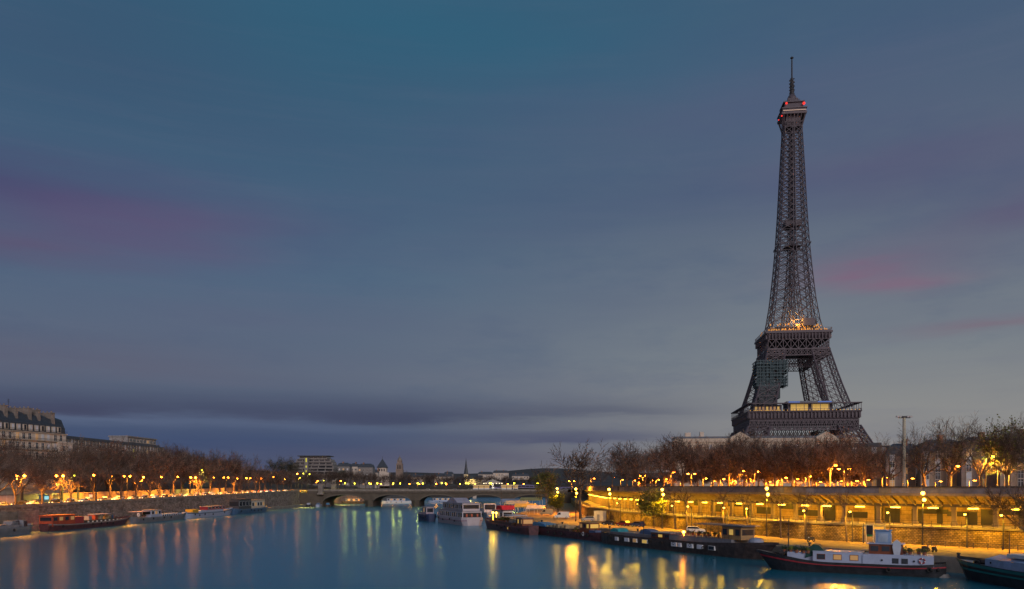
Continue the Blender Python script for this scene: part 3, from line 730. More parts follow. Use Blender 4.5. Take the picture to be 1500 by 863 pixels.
row([(*up_at(px, 5), h) for px, h in ((880, 17), (897, 18), (918, 17), (945, 15), (972, 17), (1000, 16), (1022, 14), (1045, 15), (1068, 14), (1090, 15), (1112, 14), (1135, 15), (1160, 14), (1185, 14), (1215, 14))], lambda X, Y: 13.5, PL+PD[:1], ' bare tree from the left in the right bank front row', 'bare front trees on the right bank street', .16, rg)
SH = [make_tree('bare_shrub', 'x', 'shrub', None, 320+k, 9, 1.1, 1.2, 7, 2, .2, twig_r, tw=.06) for k in range(2)]
for i, (px, h) in enumerate([(878+k*15+rg.uniform(-4, 4), rg.uniform(6.5, 9)) for k in range(27)]):
    x, y = up_at(px, 37); place(SH[i % 2], USED, (x, y, 13.5), rg.uniform(0, 6), ORD(i)+' bushy bare shrub from the left under the right bank trees', h/9, 'bushy shrubs under the right bank trees')
# single trees on the quay
t1 = make_tree('bare_tree', 'tall gaunt bare tree with a dark trunk standing on the right quay near the lamps', 'tree', None, 411, 29, .7, 9, 4, 2, .42, bark, tw=.07); t1.location = (pt(850, 283), 283, 2.4)
t2 = make_tree('bare_tree', 'bare tree with yellow green lower leaves beside the end of the bridge', 'tree', None, 412, 24, .6, 6, 5, 2, .32, twig, tw=.06, leaves=9000, lz=(.05, .72)); t2.location = (pt(800, 372), 372, 2.4); t2.scale = (.8, .8, 1)
for px, D, h, lb, sd_ in ((818, 300, 9, 'small leafy tree glowing yellow beside the parked vans', 421), (958, 222, 11, 'small leafy tree glowing yellow in front of the embankment wall', 422)):
    t = make_tree('leafy_tree', lb, 'tree', None, sd_, h, .8, 2.6, 5, 2, .16, bark, tw=.03, leaves=5000); t.location = (pt(px, D), D, 2.4)
rg = random.Random(9)
sl = [make_tree('slim_tree', 'x', 'tree', 'slim leaning trees on the quay', 430+k, 11, .55, 6.5, 3, 1, .17, bark, lean=ln, tw=.035) for k, ln in enumerate((-.09, -.05, -.07))]
WLn = Line(offset(WL, 1.6))
for i, (px, h) in enumerate(((990, 10.5), (1007, 12), (1061, 11), (1097, 10), (1144, 11.5), (1180, 10.5), (1241, 11))):
    p, t = WLn.at(WLn.s_px(px)); k = h/11
    place(sl[i % 3], USED, (p.x, p.y, 2.4), rg.uniform(-.3, .3), ORD(i)+' slim bare tree from the left before the embankment wall', k)
tb_ = make_tree('bare_tree', 'spreading bare tree whose branches cross the gallery front at the right edge', 'tree', None, 440, 13, 1.3, 3, 6, 2, .3, bark, tw=.04); p, t = WLn.at(WLn.s_px(1512)); tb_.location = (p.x-1, p.y-1, 2.4)
tb2 = make_tree('leafy_tree', 'big tree with yellow green lit leaves at the right edge above the gallery', 'tree', None, 441, 15, 1.0, 3, 6, 2, .3, bark, tw=.035, leaves=3200, lm=leaf); x, y = up_at(1478, 9); tb2.location = (x, y, 13.5)

# ------------------------------------------------------------------ bridge
br = thing('stone_bridge', 'low grey stone bridge of five flat arches crossing the river below a row of lanterns', 'bridge', (-54, 560, 0))
bst = mat('bridge_stone', (.085, .072, .056), .85, var=.2, scale=.25)
XS = [-129, -97.5, -66, -34.5, -3, 28]; Y0, Y1 = 545.0, 579.0
b = MB(); n = 20
for i in range(5):
    xa, xb = XS[i]+(2.6 if i else 0), XS[i+1]-(2.6 if i < 4 else 0)
    arc = [(xa+(xb-xa)*k/n, 2.6+5.3*math.sqrt(max(0, 1-((k/n-.5)*2)**2*.98))) for k in range(n+1)]
    for y, s in ((Y0, 1), (Y1, -1)):
        for (x0, z0), (x1, z1) in zip(arc, arc[1:]): b.quad([(x0, y, z0), (x1, y, z1), (x1, y, 9.4), (x0, y, 9.4)][::s])
    for (x0, z0), (x1, z1) in zip(arc, arc[1:]): b.quad([(x0, Y0, z0), (x0, Y1, z0), (x1, Y1, z1), (x1, Y0, z1)])
part(b, 'arch_vault', bst, br)
b = MB()
for i in range(5):
    xa, xb = XS[i]+(2.6 if i else 0), XS[i+1]-(2.6 if i < 4 else 0)
    arc = lambda k, d: (xa+(xb-xa)*k/n, 2.6+d+5.3*math.sqrt(max(0, 1-((k/n-.5)*2)**2*.98)))
    for k in range(n): b.quad([(arc(k, 0)[0], Y0-.18, arc(k, 0)[1]), (arc(k+1, 0)[0], Y0-.18, arc(k+1, 0)[1]), (arc(k+1, .8)[0], Y0-.18, arc(k+1, .8)[1]), (arc(k, .8)[0], Y0-.18, arc(k, .8)[1])])
part(b, 'arch_ring', mat('ring_stone', (.11, .095, .075), .85, var=.15), br)
for i in range(1, 5):
    x = XS[i]; pr = [(x-2.6, Y0), (x, Y0-3), (x+2.6, Y0), (x+2.6, Y1), (x, Y1+3), (x-2.6, Y1)]
    b = MB()
    for k in range(6):
        a, c = pr[k], pr[(k+1) % 6]; b.quad([(*a, -3), (*c, -3), (*c, 4.2), (*a, 4.2)]); 
    b.quad([(q[0], q[1], 4.2) for q in pr]); b.box(x-2.6, x+2.6, Y0+.01, Y1-.01, 4.0, 9.3); b.box(x-1.6, x+1.6, Y0-.5, Y0, 4.2, 8.6); b.box(x-3, x+3, Y0-1.0, Y0, 4.2, 4.7)
    part(b, 'pier', bst, br)
part(MB().box(-139, 38, Y0-.7, Y1+.7, 9.4, 10.0).box(-139, 38, Y0-.3, Y1+.3, 10.0, 10.6), 'deck', mat('cornice_stone', (.1, .085, .07), .85, var=.3), br)
part(MB().box(-139, 38, Y0-.2, Y0+.15, 10.6, 11.6).box(-139, 38, Y1-.15, Y1+.2, 10.6, 11.6), 'parapet', stone_dark, br)
part(MB().box(-145, -129, Y0-.6, Y1+1, -3, 9.38), 'abutment', bst, br); part(MB().box(28, 44, Y0-.6, Y1+1, -3, 9.38), 'abutment', bst, br)
for px, lb in ((470, 'stone pylon with a horse statue at the left end of the bridge, river side'), (489, 'stone pylon with a horse statue at the left end of the bridge, far side'), ):
    D = 543.5 if px == 470 else 581; o = thing('bridge_pylon', lb, 'pylon', (pt(px, D), D, 8.2))
    MB().box(-2, 2, -2, 2, 0, 1).box(-1.5, 1.5, -1.5, 1.5, 1, 6.6).box(-1.8, 1.8, -1.8, 1.8, 6.6, 7.2).build('pedestal', stone_dark, o)
    b = MB().bar((-1.2, 0, 9.3), (1.0, 0, 9.5), .55, .6, 8, cap=True).bar((1.0, 0, 9.6), (1.7, 0, 11), .4, .28, 6, cap=True).bar((1.6, 0, 11), (2.3, 0, 10.7), .26, .16, 6, cap=True)
    for x in (-1, .9):
        for y in (-.3, .3): b.bar((x, y, 9.2), (x+random.uniform(-.2, .3), y, 7.2), .2, .12, 6)
    b.bar((.6, .9, 7.2), (.6, .9, 8.9), .3, .35, 8, cap=True).ball((.6, .9, 9.3), .28).bar((-1.2, 0, 9.4), (-1.7, 0, 8.2), .15, .08, 5)
    b.build('horse_statue', stone_dark, o)
# low arched footbridge further upstream
fb = thing('footbridge', 'low pale arched footbridge far upstream beyond the stone bridge', 'bridge', (20, 900, 0))
b = MB(); N = 24
for y in (898, 902):
    for k in range(N):
        f = lambda q: (-40+110*q/N, y, 8+7*math.sin(math.pi*q/N)); b.bar(f(k), f(k+1), .5); b.bar(f(k), (f(k)[0], y, 12.5), .18)
b.box(-40, 70, 898, 902, 12.2, 12.8); part(b, 'arch', emit('violet_arch_glow', (.3, .25, .5), .12), fb)  # violet lighting of the arch is put in as its own glow
part(MB().box(-44, -40, 896, 904, -3, 12), 'abutment', stone, fb); part(MB().box(70, 74, 896, 904, -3, 12), 'abutment', stone, fb)

# ------------------------------------------------------------------ buildings
def window_mesh(w, h, lit=None, frame=None, sill=True):
    b = MB()
    b.box(-w/2-.12, w/2+.12, -.14, 0, -.12, h+.14, 0)
    b.box(-w/2, w/2, -.17, -.141, 0, h, 1); b.box(-.05, .05, -.2, -.171, 0, h, 2); b.box(-w/2, w/2, -.2, -.171, h*.62, h*.62+.07, 2)
    if sill: b.box(-w/2-.2, w/2+.2, -.4, -.145, -.22, -.1, 0)
    return b
winframe = mat('window_surround', (.58, .5, .42), .8, var=.15)
GREYW = mat('pale_shutter', (.5, .52, .56), .6, var=.3, scale=.3)
class WinSet:
    def __init__(s, w, h, fr=None): s.p = {}; s.w = w; s.h = h; s.fr = fr or winframe
    def put(s, parent, loc, rz, kind):
        g = {'dark': glass, 'pale': GREYW, 'lit': W_LIT, 'warm': W_WARM, 'green': W_YEL}[kind]
        if kind not in s.p: o = window_mesh(s.w, s.h).build('window', [s.fr, g, white_p], parent); s.p[kind] = o
        else: o = s.p[kind].copy(); COL.objects.link(o); o.parent = parent
        o.location = loc; o.rotation_euler = (0, 0, rz); return o
rg = random.Random(21)
# -- haussmann block, facade along local x, front is -y, turned to face the river
HB = thing('apartment_block', 'pale stone apartment block with tall chimneys and grey mansard roof above the left bank trees', 'building', (0, 0, street_z(330)), R(74))
_a = R(74); HB.location = (-196.5-22.5*math.cos(_a), 352-22.5*math.sin(_a), street_z(330))
L_, Hh = 92, 28.6
MB().box(-26, L_/2-23.5, 0, 14, -2, Hh).build('wall', stone, HB)
x0, x1 = -26.0, L_/2-23.5
b = MB()
for z in (5, 17.2, 21.2, 25.1, Hh): b.box(x0-.2, x1+.25, -.55, 14.3, z-.25, z+.15)
for z in (17.35, 21.35, 25.25): b.box(x0, x1, -.95, -.55, z-.2, z-.05)
b.build('cornice', mat('cornice_pale', (.4, .35, .29), .85, var=.2), HB)
b = MB()
for z in (17.3, 21.3, 25.2, Hh+.15):
    b.box(x0, x1, -.98, -.93, z+.85, z+.95)
    x = x0
    while x < x1: b.box(x, x+.06, -.97, -.94, z, z+.9); x += .5
b.build('balcony_rail', black, HB)
WS = WinSet(1.25, 2.5); nW = 0
x = x0+1.4; k = 0
while x < x1-1:
    for z in (9.6, 13.4, 17.6, 21.7, 25.5):
        if nW < 96: WS.put(HB, (x, 0, z), 0, rg.choice(['dark', 'dark', 'pale', 'dark', 'warm' if z > 9 else 'dark'])); nW += 1
    x += 2.9 if k % 3 else 3.6; k += 1
WS2 = WinSet(1.1, 2.2)
for i, y in enumerate((3.5, 10)):
    for z in (9.6, 13.4, 17.6, 21.7, 25.5): WS2.put(HB, (x1, y, z), R(90), 'dark')
b = MB(); b.extrude_y([(0, 0), (1, 0), (1, 1)], 0, .001)
b = MB()   # mansard: two storeys set back
prof = [(.4, Hh), (.7, Hh+3.6), (1.0, Hh+3.8), (2.6, Hh+7.2), (7, Hh+8.6), (11.5, Hh+7.2), (13.6, Hh)]
for xa, xb, dz in ((x0, -6, .6), (-6, 5.5, .2), (5.5, 14, 0), (14, x1, -.8)):
    P = [(y, z+(dz if z > Hh+3 else 0)) for y, z in prof]
    for (ya, za), (yb, zb) in zip(P, P[1:]): b.quad([(xa, ya, za), (xb, ya, za), (xb, yb, zb), (xa, yb, zb)])
    b.quad([(xa, y, z) for y, z in P][::-1]); b.quad([(xb, y, z) for y, z in P])
rf = b.build('mansard_roof', slate, HB)
for xc, w, top in ((-20, 1.4, 9.8), (-6, 1.5, 10.0), (-1, 1.2, 9.4), (5.5, 1.5, 9.9), (10, 1.3, 9.6), (17.3, 1.5, 9.0)):
    c = MB().box(xc-w/2, xc+w/2, 1.6, 8.5, Hh+2, Hh+top).box(xc-w/2-.15, xc+w/2+.15, 1.45, 8.65, Hh+top, Hh+top+.25)
    for q in range(6): c.lathe([(.17, Hh+top+.25), (.14, Hh+top+1.0)], 6, 0, (xc+(q % 2-.5)*.6, 2.2+q*1.1))
    c.build('chimney', mat('chimney_render', (.2, .17, .15), .9, var=.3), rf)
x = x0+1.4; k = 0
while x < x1-2:
    d_ = MB().box(x-.75, x+.75, -.1, 2.2, Hh+.5, Hh+3.0, 0).box(x-.9, x+.9, -.25, 2.2, Hh+3.0, Hh+3.25, 2).box(x-.5, x+.5, -.13, -.101, Hh+.7, Hh+2.8, 1)
    d_.build('dormer', [stone, GREYW if k % 3 else glass, zinc], HB); x += 2.9; k += 1
MB().box(x1-5, x1+2.2, -1.4, 6, -2, 24.5).box(x1-5.2, x1+2.5, -1.7, 6.2, 24.5, 25.1).build('corner_bay', stone, HB)
for z in (9.6, 13.4, 17.6, 21.0): WS.put(HB, (x1-2.6, -1.4, z), 0, 'dark'); WS.put(HB, (x1+.2, -1.4, z), 0, 'pale')
tv = MB().bar((-1, 6, Hh+8), (-1, 6, Hh+13.5), .07)
for q in range(4): tv.bar((-1.7, 6, Hh+12+q*.4), (-.3, 6, Hh+12+q*.4), .04)
tv.build('aerial', dark_metal, HB)

def block(name, label, px0, px1, D, depth, top, base, wallm, roofm, floors, kinds, rz=None, wins=True, wsp=3.2, ws=(1.3, 1.9), roof='flat', cat='building', grp=None):
    xa, xb = pt(px0, D), pt(px1, D); L = xb-xa
    o = thing(name, label, cat, ((xa+xb)/2, D, base), rz or 0, grp); H = top-base
    MB().box(-L/2, L/2, 0, depth, -3, H).build('wall', wallm, o)
    if roof == 'flat': MB().box(-L/2-.3, L/2+.3, -.4, depth+.3, H, H+.5).box(-L/2+2, L/2-2, 2, depth-2, H+.5, H+1.6).build('roof', roofm, o)
    elif roof == 'mansard':
        b = MB(); p = [(-L/2-.2, -.2, H), (L/2+.2, -.2, H), (L/2+.2, depth+.2, H), (-L/2-.2, depth+.2, H)]; q = [(-L/2+1.2, 1.5, H+3.4), (L/2-1.2, 1.5, H+3.4), (L/2-1.2, depth-1.5, H+3.4), (-L/2+1.2, depth-1.5, H+3.4)]
        for i in range(4): j = (i+1) % 4; b.quad([p[i], p[j], q[j], q[i]])
        b.quad(q); b.quad([(-L/2+1.2, 1.5, H+3.4), (L/2-1.2, 1.5, H+3.4), (L/2-3, depth/2, H+4.4), (-L/2+3, depth/2, H+4.4)]); r = b.build('roof', roofm, o)
        for k in range(max(1, int(L/12))):
            xc = -L/2+6+k*12; MB().box(xc-.6, xc+.6, 2, 5.5, H+1.5, H+5.6).build('chimney', brickm, r)
    if wins:
        W = WinSet(*ws); fh = H/floors; n = max(1, int(L/wsp)); cnt = 0
        for f in range(floors-1, -1, -1):
            for i in range(n):
                if cnt >= 98: break
                W.put(o, (-L/2+(i+.5)*L/n, 0, f*fh+fh*.25), 0, rg.choice(kinds)); cnt += 1
    return o
mb_ = block('office_block', 'long flat roofed stone building behind the dense left bank trees', 0, 100, 1170, 30, 36, street_z(416)+3, mat('brown_stone', (.2, .17, .15), .85, var=.25), zinc, 6, ['dark', 'dark', 'dark', 'pale'], R(88), True, 3.0, (1.2, 3.0))
mb_.location = (-205, 417, street_z(416)+3); ht = 36-street_z(416)-3
MB().box(14, 46, 3, 13, ht, ht+4.6).box(13.5, 46.5, 2.5, 13.5, ht+4.6, ht+5.2).build('rooftop_block', mat('grey_render', (.26, .25, .25), .85, var=.2), mb_)
wr = WinSet(2.2, 1.5)
for k in range(8): wr.put(mb_, (17+k*3.8, 3, ht+2.2), 0, 'warm' if k == 5 else 'dark')
sp_ = WinSet(1.2, 1.6)
for dz in (0, 3.4, 6.8): sp_.put(mb_, (14.5, -.02, 20.2-dz), 0, 'green')
for dz in (0, 2.6, 5.2): sp_.put(mb_, (29.5, -.02, 20.4-dz), 0, 'lit')
# terraced white block on the hill
tb0 = thing('terraced_block', 'white curved terraced apartment block on the hill with a column of yellow stair windows', 'building', (pt(453, 790), 790, 12.5))
wht = mat('white_render', (.19, .18, .175), .8, var=.12, scale=.2); b = MB(); g_ = MB(); rail = MB()
for f, (xa, xb, z) in enumerate(((-20, 24, 12), (-22, 25, 15.2), (-20, 25, 18.4), (-16, 24, 21.6), (-13, 22, 24.8), (-10, 18, 27.8))):
    b.box(xa, xb, f*.9-6, 20, z, z+1.15); g_.box(xa+1, xb-1, f*.9-3.5, 19, z+1.15, z+3.2)
    for k in range(7): x = xa+1+(xb-xa-2)*k/6; b.box(x-.5, x+.5, f*.9-4.2, f*.9-3.3, z+1.15, z+3.2)
b.box(-22, 25, -2, 20, -3, 12); b.box(-3.2, 0.4, -6.6, 2, 10, 29.2)
b.build('balcony_slabs', wht, tb0); g_.build('recessed_glazing', glass, tb0); MB().box(-11, 20, -2.5, 20, 30.8, 31.6).build('roof', slate, tb0)
for z in (15, 19.6, 25, 27): MB().box(-1.9, -.7, -6.68, -6.61, z, z+1.9).build('stair_window', W_YEL, tb0)
MB().box(-24, -16, -7, 4, 8, 11.5).box(-22, -15, -7, 4, 13, 16).build('lower_terrace', wht, tb0)
# smaller far blocks
for px0, px1, D, top, lb, wm in ((494, 512, 900, 36, 'small white block just right of the curved terraced block', wht), (513, 524, 930, 36.5, 'narrow dark roofed house between two white far blocks', stone), (524, 546, 900, 35, 'wide pale far block left of the pyramid roofed tower', wht), (546, 553, 960, 30, 'low grey far house at the foot of the pyramid roofed tower', stone), (602, 622, 1100, 26, 'low pale far house right of the tall stone tower', stone), (636, 662, 1120, 27, 'long low far house left of the church spire', stone), (650, 664, 1300, 33, 'far white house glimpsed above the bridge left of the spire', wht), (700, 722, 1250, 32, 'far pale house right of the church spire', stone), (722, 745, 1350, 36, 'far house with warm windows below the skyline right of the spire', stone), (750, 775, 1300, 30, 'far grey house near the right end of the bridge', stone)):
    block('far_house', lb, px0, px1, D, 14, top, 14, wm, slate, 4, ['dark', 'pale', 'dark', 'warm'], 0, True, 4.0, (1.6, 1.8), 'mansard', 'house', None)
for k, (px, D, w, h, lb) in enumerate(((408, 700, 26, 41, 'dark evergreen crown on the skyline left of the terraced block'), (424, 720, 14, 42, 'smaller evergreen crown touching the terraced block'), (500, 880, 15, 33, 'dark evergreen between the white far blocks'))):
    t = make_tree('evergreen_tree', lb, 'tree', None, 460+k, h-16, .8, 3, 6, 2, .4, twig, leaves=5000, lm=leaf_d); t.location = (pt(px, D), D, 16)
pyr = thing('pyramid_roofed_tower', 'squat pale tower with a dark pyramid roof on the far skyline', 'tower', (pt(559, 1000), 1000, 14))
MB().box(-9, 9, 0, 14, -3, 17).box(-5.5, 5.5, 1, 12, 17, 23).build('wall', stone, pyr); b = MB(); p = [(-6.5, 0, 23), (6.5, 0, 23), (6.5, 13, 23), (-6.5, 13, 23)]
for i in range(4): b.quad([p[i], p[(i+1) % 4], (0, 6.5, 34.5)])
b.bar((0, 6.5, 34), (0, 6.5, 37), .3); b.build('roof', slate, pyr)
for k in range(3): MB().box(-3.6+k*3, -2.2+k*3, .9, .98, 18.5, 21.5).build('window', glass, pyr)
ct = thing('stone_tower', 'tall domed stone tower on the far skyline left of the church spire', 'tower', (pt(585.5, 1250), 1250, 20))
b = MB()
for z0, z1, h0, h1 in ((0, 18, 5.4, 5.3), (18, 19, 5.8, 5.8), (19, 28, 5.0, 4.6), (28, 29, 5.0, 5.0), (29, 33, 3.6, 3.3), (33, 33.8, 3.9, 3.9)): slab(b, z0, z1, h0, h1)
b.build('wall', mat('warm_grey_stone', (.22, .17, .14), .85, var=.2), ct); MB().lathe([(3.4, 33.8), (3.2, 35.5), (2.3, 37.6), (.9, 39.2), (.4, 39.6), (.35, 42), (.05, 43)], 10).build('dome', stone_dark, ct)
for k in (-1, 0, 1): MB().box(k*2.4-.6, k*2.4+.6, -5.35, -5.05, 20.5, 26.5).build('louvre', black, ct)
chu = thing('church', 'slender church spire with a floodlit yellow foot on the far skyline', 'church', (pt(682.5, 1100), 1100, 18))
MB().box(-3.0, 3.0, 0, 6, -4, 12).box(2.5, 22, 2, 12, -4, 5.5).build('wall', stone, chu); MB().lathe([(3.2, 12), (1.6, 22), (.15, 34), (.02, 36)], 8, 0, (0, 3)).build('spire', slate, chu)
b = MB(); b.quad([(2.5, 1.6, 5.5), (22, 1.6, 5.5), (22, 7, 11), (2.5, 7, 11)]); b.quad([(2.5, 12.4, 5.5), (22, 12.4, 5.5), (22, 7, 11), (2.5, 7, 11)][::-1]); b.build('roof', slate, chu)
lamp_light('bulb', (1, .75, .2), 9000, chu, 0, .5, (6, -4, 2))
# palace-like facade below the tower
pal = thing('palace_facade', 'long pale stone building with two pediments in front of the iron tower foot', 'building', (pt(1132, 430), 430, 14.6), R(-6))
pst = mat('palace_stone', (.46, .38, .29), .85, var=.15, scale=.3)
MB().box(-52, 44, 0, 16, -1, 23.2).build('wall', pst, pal)
b = MB().box(-52.4, 44.4, -.6, 16.4, 23.2, 24.0).box(-52.2, 44.2, -.3, -.005, 17.6, 18.1).box(-52, 44, -.2, .3, 24.0, 25.2)
b.build('cornice', mat('palace_cornice', (.44, .37, .29), .85, var=.15), pal)
for xc in (-17.3, 27.5):
    b = MB(); P = [(-5.2, 23.1), (5.2, 23.1), (5.2, 25.6), (4.0, 26.3), (0, 28.6), (-4.0, 26.3), (-5.2, 25.6)]
    b.extrude_y([(xc+x, z) for x, z in P], -1.6, 6); b.box(xc-5.2, xc+5.2, -1.4, 1, -1, 23.1); b.build('pediment', pst, pal)
WP = WinSet(1.5, 2.7)
for i in range(17):
    for z in (19.0, 12.5): WP.put(pal, (-49.5+i*5.6, 0 if all(abs(-49.5+i*5.6-c) > 6.2 for c in (-17.3, 27.5)) else -1.4, z), 0, 'dark' if (i*3+int(z)) % 4 else 'pale')
MB().box(-52, 44, 2, 15, 25.2, 26.4).build('roof', zinc, pal)
MB().box(-38, -36, 3, 6, 26, 29).box(-46, -43, 3, 6, 26, 28.6).build('chimney', stone, pal)
# street houses behind the trees on the right
hx = [(1246, 1300, 'flat', 650), (1300, 1352, 'mansard', 652), (1352, 1412, 'mansard', 646), (1412, 1470, 'mansard', 642), (1470, 1540, 'mansard', 638), (1540, 1610, 'mansard', 634)]
hn = ['with a flat roof right of the iron tower foot', 'behind the tall floodlight mast', 'behind the large bare trees right of the mast', 'behind the orange red street lamp', 'behind the yellow lit leaves at the right edge', 'cut off by the right edge of the view']
for i, (a, c, rt, py) in enumerate(hx):
    D = 262-i*9
    block('town_house', 'brown stone town house '+hn[i], a, c, D, 14, zat(py, D)-(3.6 if rt == 'mansard' else 1.2), 13.4, [mat('ochre_render', (.3, .22, .16), .85, var=.2), mat('brown_render', (.24, .18, .15), .85, var=.2)][i % 2], slate, 5, ['dark', 'dark', 'pale', 'dark', 'warm'], R(-18), True, 3.0, (1.3, 2.0), rt, 'house', None)

# ------------------------------------------------------------------ street lamps
LSPOT = []
def lamp_proto(kind, h, arms, lm, col, energy, up=.004, gr=.42, cone=156):
    o = thing('street_lamp', 'x', 'street lamp', (0, 0, 0), 0, None)
    b = MB().lathe([(.22, -.1), (.2, .5), (.12, .8), (.09, h-.3)], 8)
    if kind == 'arm':
        for s in arms: b.bar((0, 0, h-.6), (s*.6, 0, h), .06).bar((s*.6, 0, h), (s*1.0, 0, h), .06)
    b.build('pole', dark_metal, o)
    if kind == 'arm':
        for s in arms:
            MB().box(s*1.15-.5, s*1.15+.5, -.22, .22, h, h+.16).build('lamp_hood', dark_metal, o)
            MB().ball((s*1.15, 0, h-.12), gr, 0, 10, 8, .75).build('lamp_globe', lm, o)
            lamp_spot('bulb', col, energy, o, (s*1.15, 0, h-.7), cone); lamp_light('bulb', col, energy*up, o, 0, .4, (s*1.15, 0, h+.75))
    elif kind == 'globes':
        for z, s in ((h, 0), (h-1.35, .25)):
            MB().ball((s, -.1, z), .36, 0, 10, 8).build('lamp_globe', lm, o)
        b = MB().bar((0, 0, h-1.7), (.25, -.1, h-1.65), .05); b.build('bracket', dark_metal, o)
        lamp_spot('bulb', col, energy, o, (.1, -.1, h-2.3), 158); lamp_light('bulb', col, energy*.03, o, 0, .4, (-.3, -.6, h-.4))
    elif kind == 'lantern':
        MB().lathe([(.28, h-.3), (.45, h+.5), (.1, h+.55)], 8).build('lamp_globe', lm, o); MB().lathe([(.5, h+.52), (.25, h+.85), (.05, h+1.1)], 8).build('lamp_hood', dark_metal, o)
        lamp_light('bulb', col, energy, o, 0, .4, (0, -.7, h-.1))
    return o
C_OR, C_YE, C_GR, C_WH = (1, .32, .02), (1, .47, .012), (.85, .8, .12), (1, .85, .6)
EL, EQ, EB, ER = 50000, 10500, 700, 52000
lp2 = lamp_proto('arm', 8.8, (-1, 1), L_OR, C_OR, EL*.6); lp1 = lamp_proto('arm', 8.8, (1,), L_OR, C_OR, EL*.7); lpg = lamp_proto('arm', 8.8, (1,), L_GR, C_GR, EL*.4)
left = [(30, 2, 697), (87, 2, 697), (186, 2, 697.5), (283, 2, 699.5), (331, 2, 699.5), (364, 2, 700.5), (133, 1, 696), (233, 1, 699), (257, 1, 698.5), (310, 1, 699.5), (380, 1, 700.5), (398, 1, 699), (-12, 2, 697),
        (104, 3, 696.5), (433, 1, 694), (442, 3, 693.6), (451, 3, 694.5), (437, 3, 700), (472, 3, 704), (487, 3, 704), (497, 1, 706), (463, 1, 706), (292, 3, 688.5), (415, 1, 702), (345, 1, 701), (206, 1, 699), (160, 1, 698)]
left.sort()
for i, (px, kd, py) in enumerate(left):
    off = 11 if kd == 2 else 33
    if px in (433, 442, 451, 437): D = 560; X = pt(px, D)
    elif px in (472, 487, 497, 463): D = 600; X = pt(px, D)
    else:
        D = 200
        while CX+F*(left_edge(D)-off)/D < px: D += .5
        X = left_edge(D)-off
    z = street_z(D); pr = {2: lp2, 1: lp1, 3: lpg}[kd]
    nm = ORD(i)+(' left bank street lamp from the left, twin orange heads' if kd == 2 else ' left bank street lamp from the left, single orange head' if kd == 1 else ' left bank street lamp from the left, greenish yellow head')
    place(pr, USED, (X, D, z), R(2), nm, (1, 1, max(.8, (zat(py, D)-z)/8.7)), 'street lamps along the left bank road')
# far side quieter lamps in the woods
# bridge
lb = lamp_proto('lantern', 5.0, (), L_GR, C_GR, EB)
i = 0
for k in range(9):
    X = -114+16.5*k
    for Y, side in ((Y0+.6, 'near'), (Y1-.6, 'far')):
        place(lb, USED, (X, Y, 11.0), 0, ORD(k)+' lantern from the left on the '+side+' parapet of the stone bridge', .95, 'lanterns on the stone bridge')
# quay lamps with paired globes
lq = lamp_proto('globes', 10.6, (), L_YE, C_YE, EQ)
for i, (px, D, s) in enumerate(((816, 300, 1), (843.5, 262, 1), (892, 236, 1), (970, 218, 1), (1123, 184, 1.04), (1351.5, 157, .96), (1560, 140, 1))):
    place(lq, USED, (pt(px, D), D, 2.4), 0, ['twin globe quay lamp behind the yellow lit tree by the vans', 'twin globe quay lamp nearest the tall gaunt bare tree', 'twin globe quay lamp left of the second yellow lit tree', 'twin globe quay lamp beside the second yellow lit tree', 'brightest twin globe quay lamp behind the stern of the long brown barge', 'twin globe quay lamp behind the white boat near the right edge', 'twin globe quay lamp just outside the right edge of the view'][i], (1, 1, s), 'twin globe lamps on the right quay')
lpole = lamp_proto('arm', 6.4, (1,), L_YE, C_YE, 3600, .01, .22)
for i, px in enumerate((905, 935, 985, 1008, 1061, 1094, 1176, 1243, 1300, 1410, 1465, 1540)):
    p, t = WLn.at(WLn.s_px(px)); place(lpole, USED, (p.x-1.6*t.y*-1-.8, p.y-.6, 2.4), math.atan2(t.y, t.x)+1.57, ORD(i)+' short yellow pole lamp from the left along the embankment wall', 1, 'short pole lamps along the embankment wall')
# right street
rp = lamp_proto('arm', 8.2, (1,), L_OR, C_OR, ER*.75, .012, .36, 172); rp2 = lamp_proto('arm', 8.2, (-1, 1), L_OR, C_OR, ER*.55, .012, .36, 172)
rs = [(841, 705, 2), (870, 701, 1), (899, 699, 1), (912, 703, 1), (930, 704, 1), (945, 697, 2), (965, 703, 1), (987, 692, 1), (1017, 694, 2), (1034, 701, 1), (1060, 702, 1), (1088, 690, 1), (1111, 691, 1), (1150, 700, 1), (1186, 698, 1), (1222, 682, 1), (1244, 687, 2), (1253, 711, 1), (1401, 683, 1), (1451, 669, 1), (1300, 700, 1)]
rs += [(px, 701+(k*5) % 7, 1) for k, px in enumerate((884, 921, 955, 976, 1000, 1046, 1073, 1098, 1128, 1140, 1168, 1200, 1232, 1270, 1335, 1375, 1425))]
rs.sort()
DEEP = {(px, 1) for px in (884, 921, 955, 976, 1000, 1046, 1073, 1098, 1128, 1140, 1168, 1200, 1232, 1270, 1335, 1375, 1425)}
for i, (px, py, kd) in enumerate(rs):
    back = 34 if (px, kd) in DEEP and py > 700 else 14 if py > 690 else 7
    if px < 880: D = 330; X = pt(px, D); z = 11.5
    elif px == 1253: X, D = up_at(px, 2); z = 13.5
    else: X, D = up_at(px, back); z = 13.5
    zt = zat(py, D); place(rp2 if kd == 2 else rp, USED, (X-1, D, z), R(-35), ORD(i)+' orange street lamp from the left, right bank street', (1, 1, max(.2, (zt-z)/8.1)), 'orange street lamps on the right bank')
lfar = lamp_proto('arm', 5.0, (1,), L_OR, C_OR, 9000, .1)
for i, px in enumerate((541, 556, 574, 598, 612, 637, 652, 672, 694, 742, 765)):
    D = 660+(i*37) % 60; place(lfar, USED, (pt(px, D), D, 10.8), 0, ORD(i)+' small orange lamp from the left among trees behind the bridge', 1, 'small lamps behind the stone bridge')
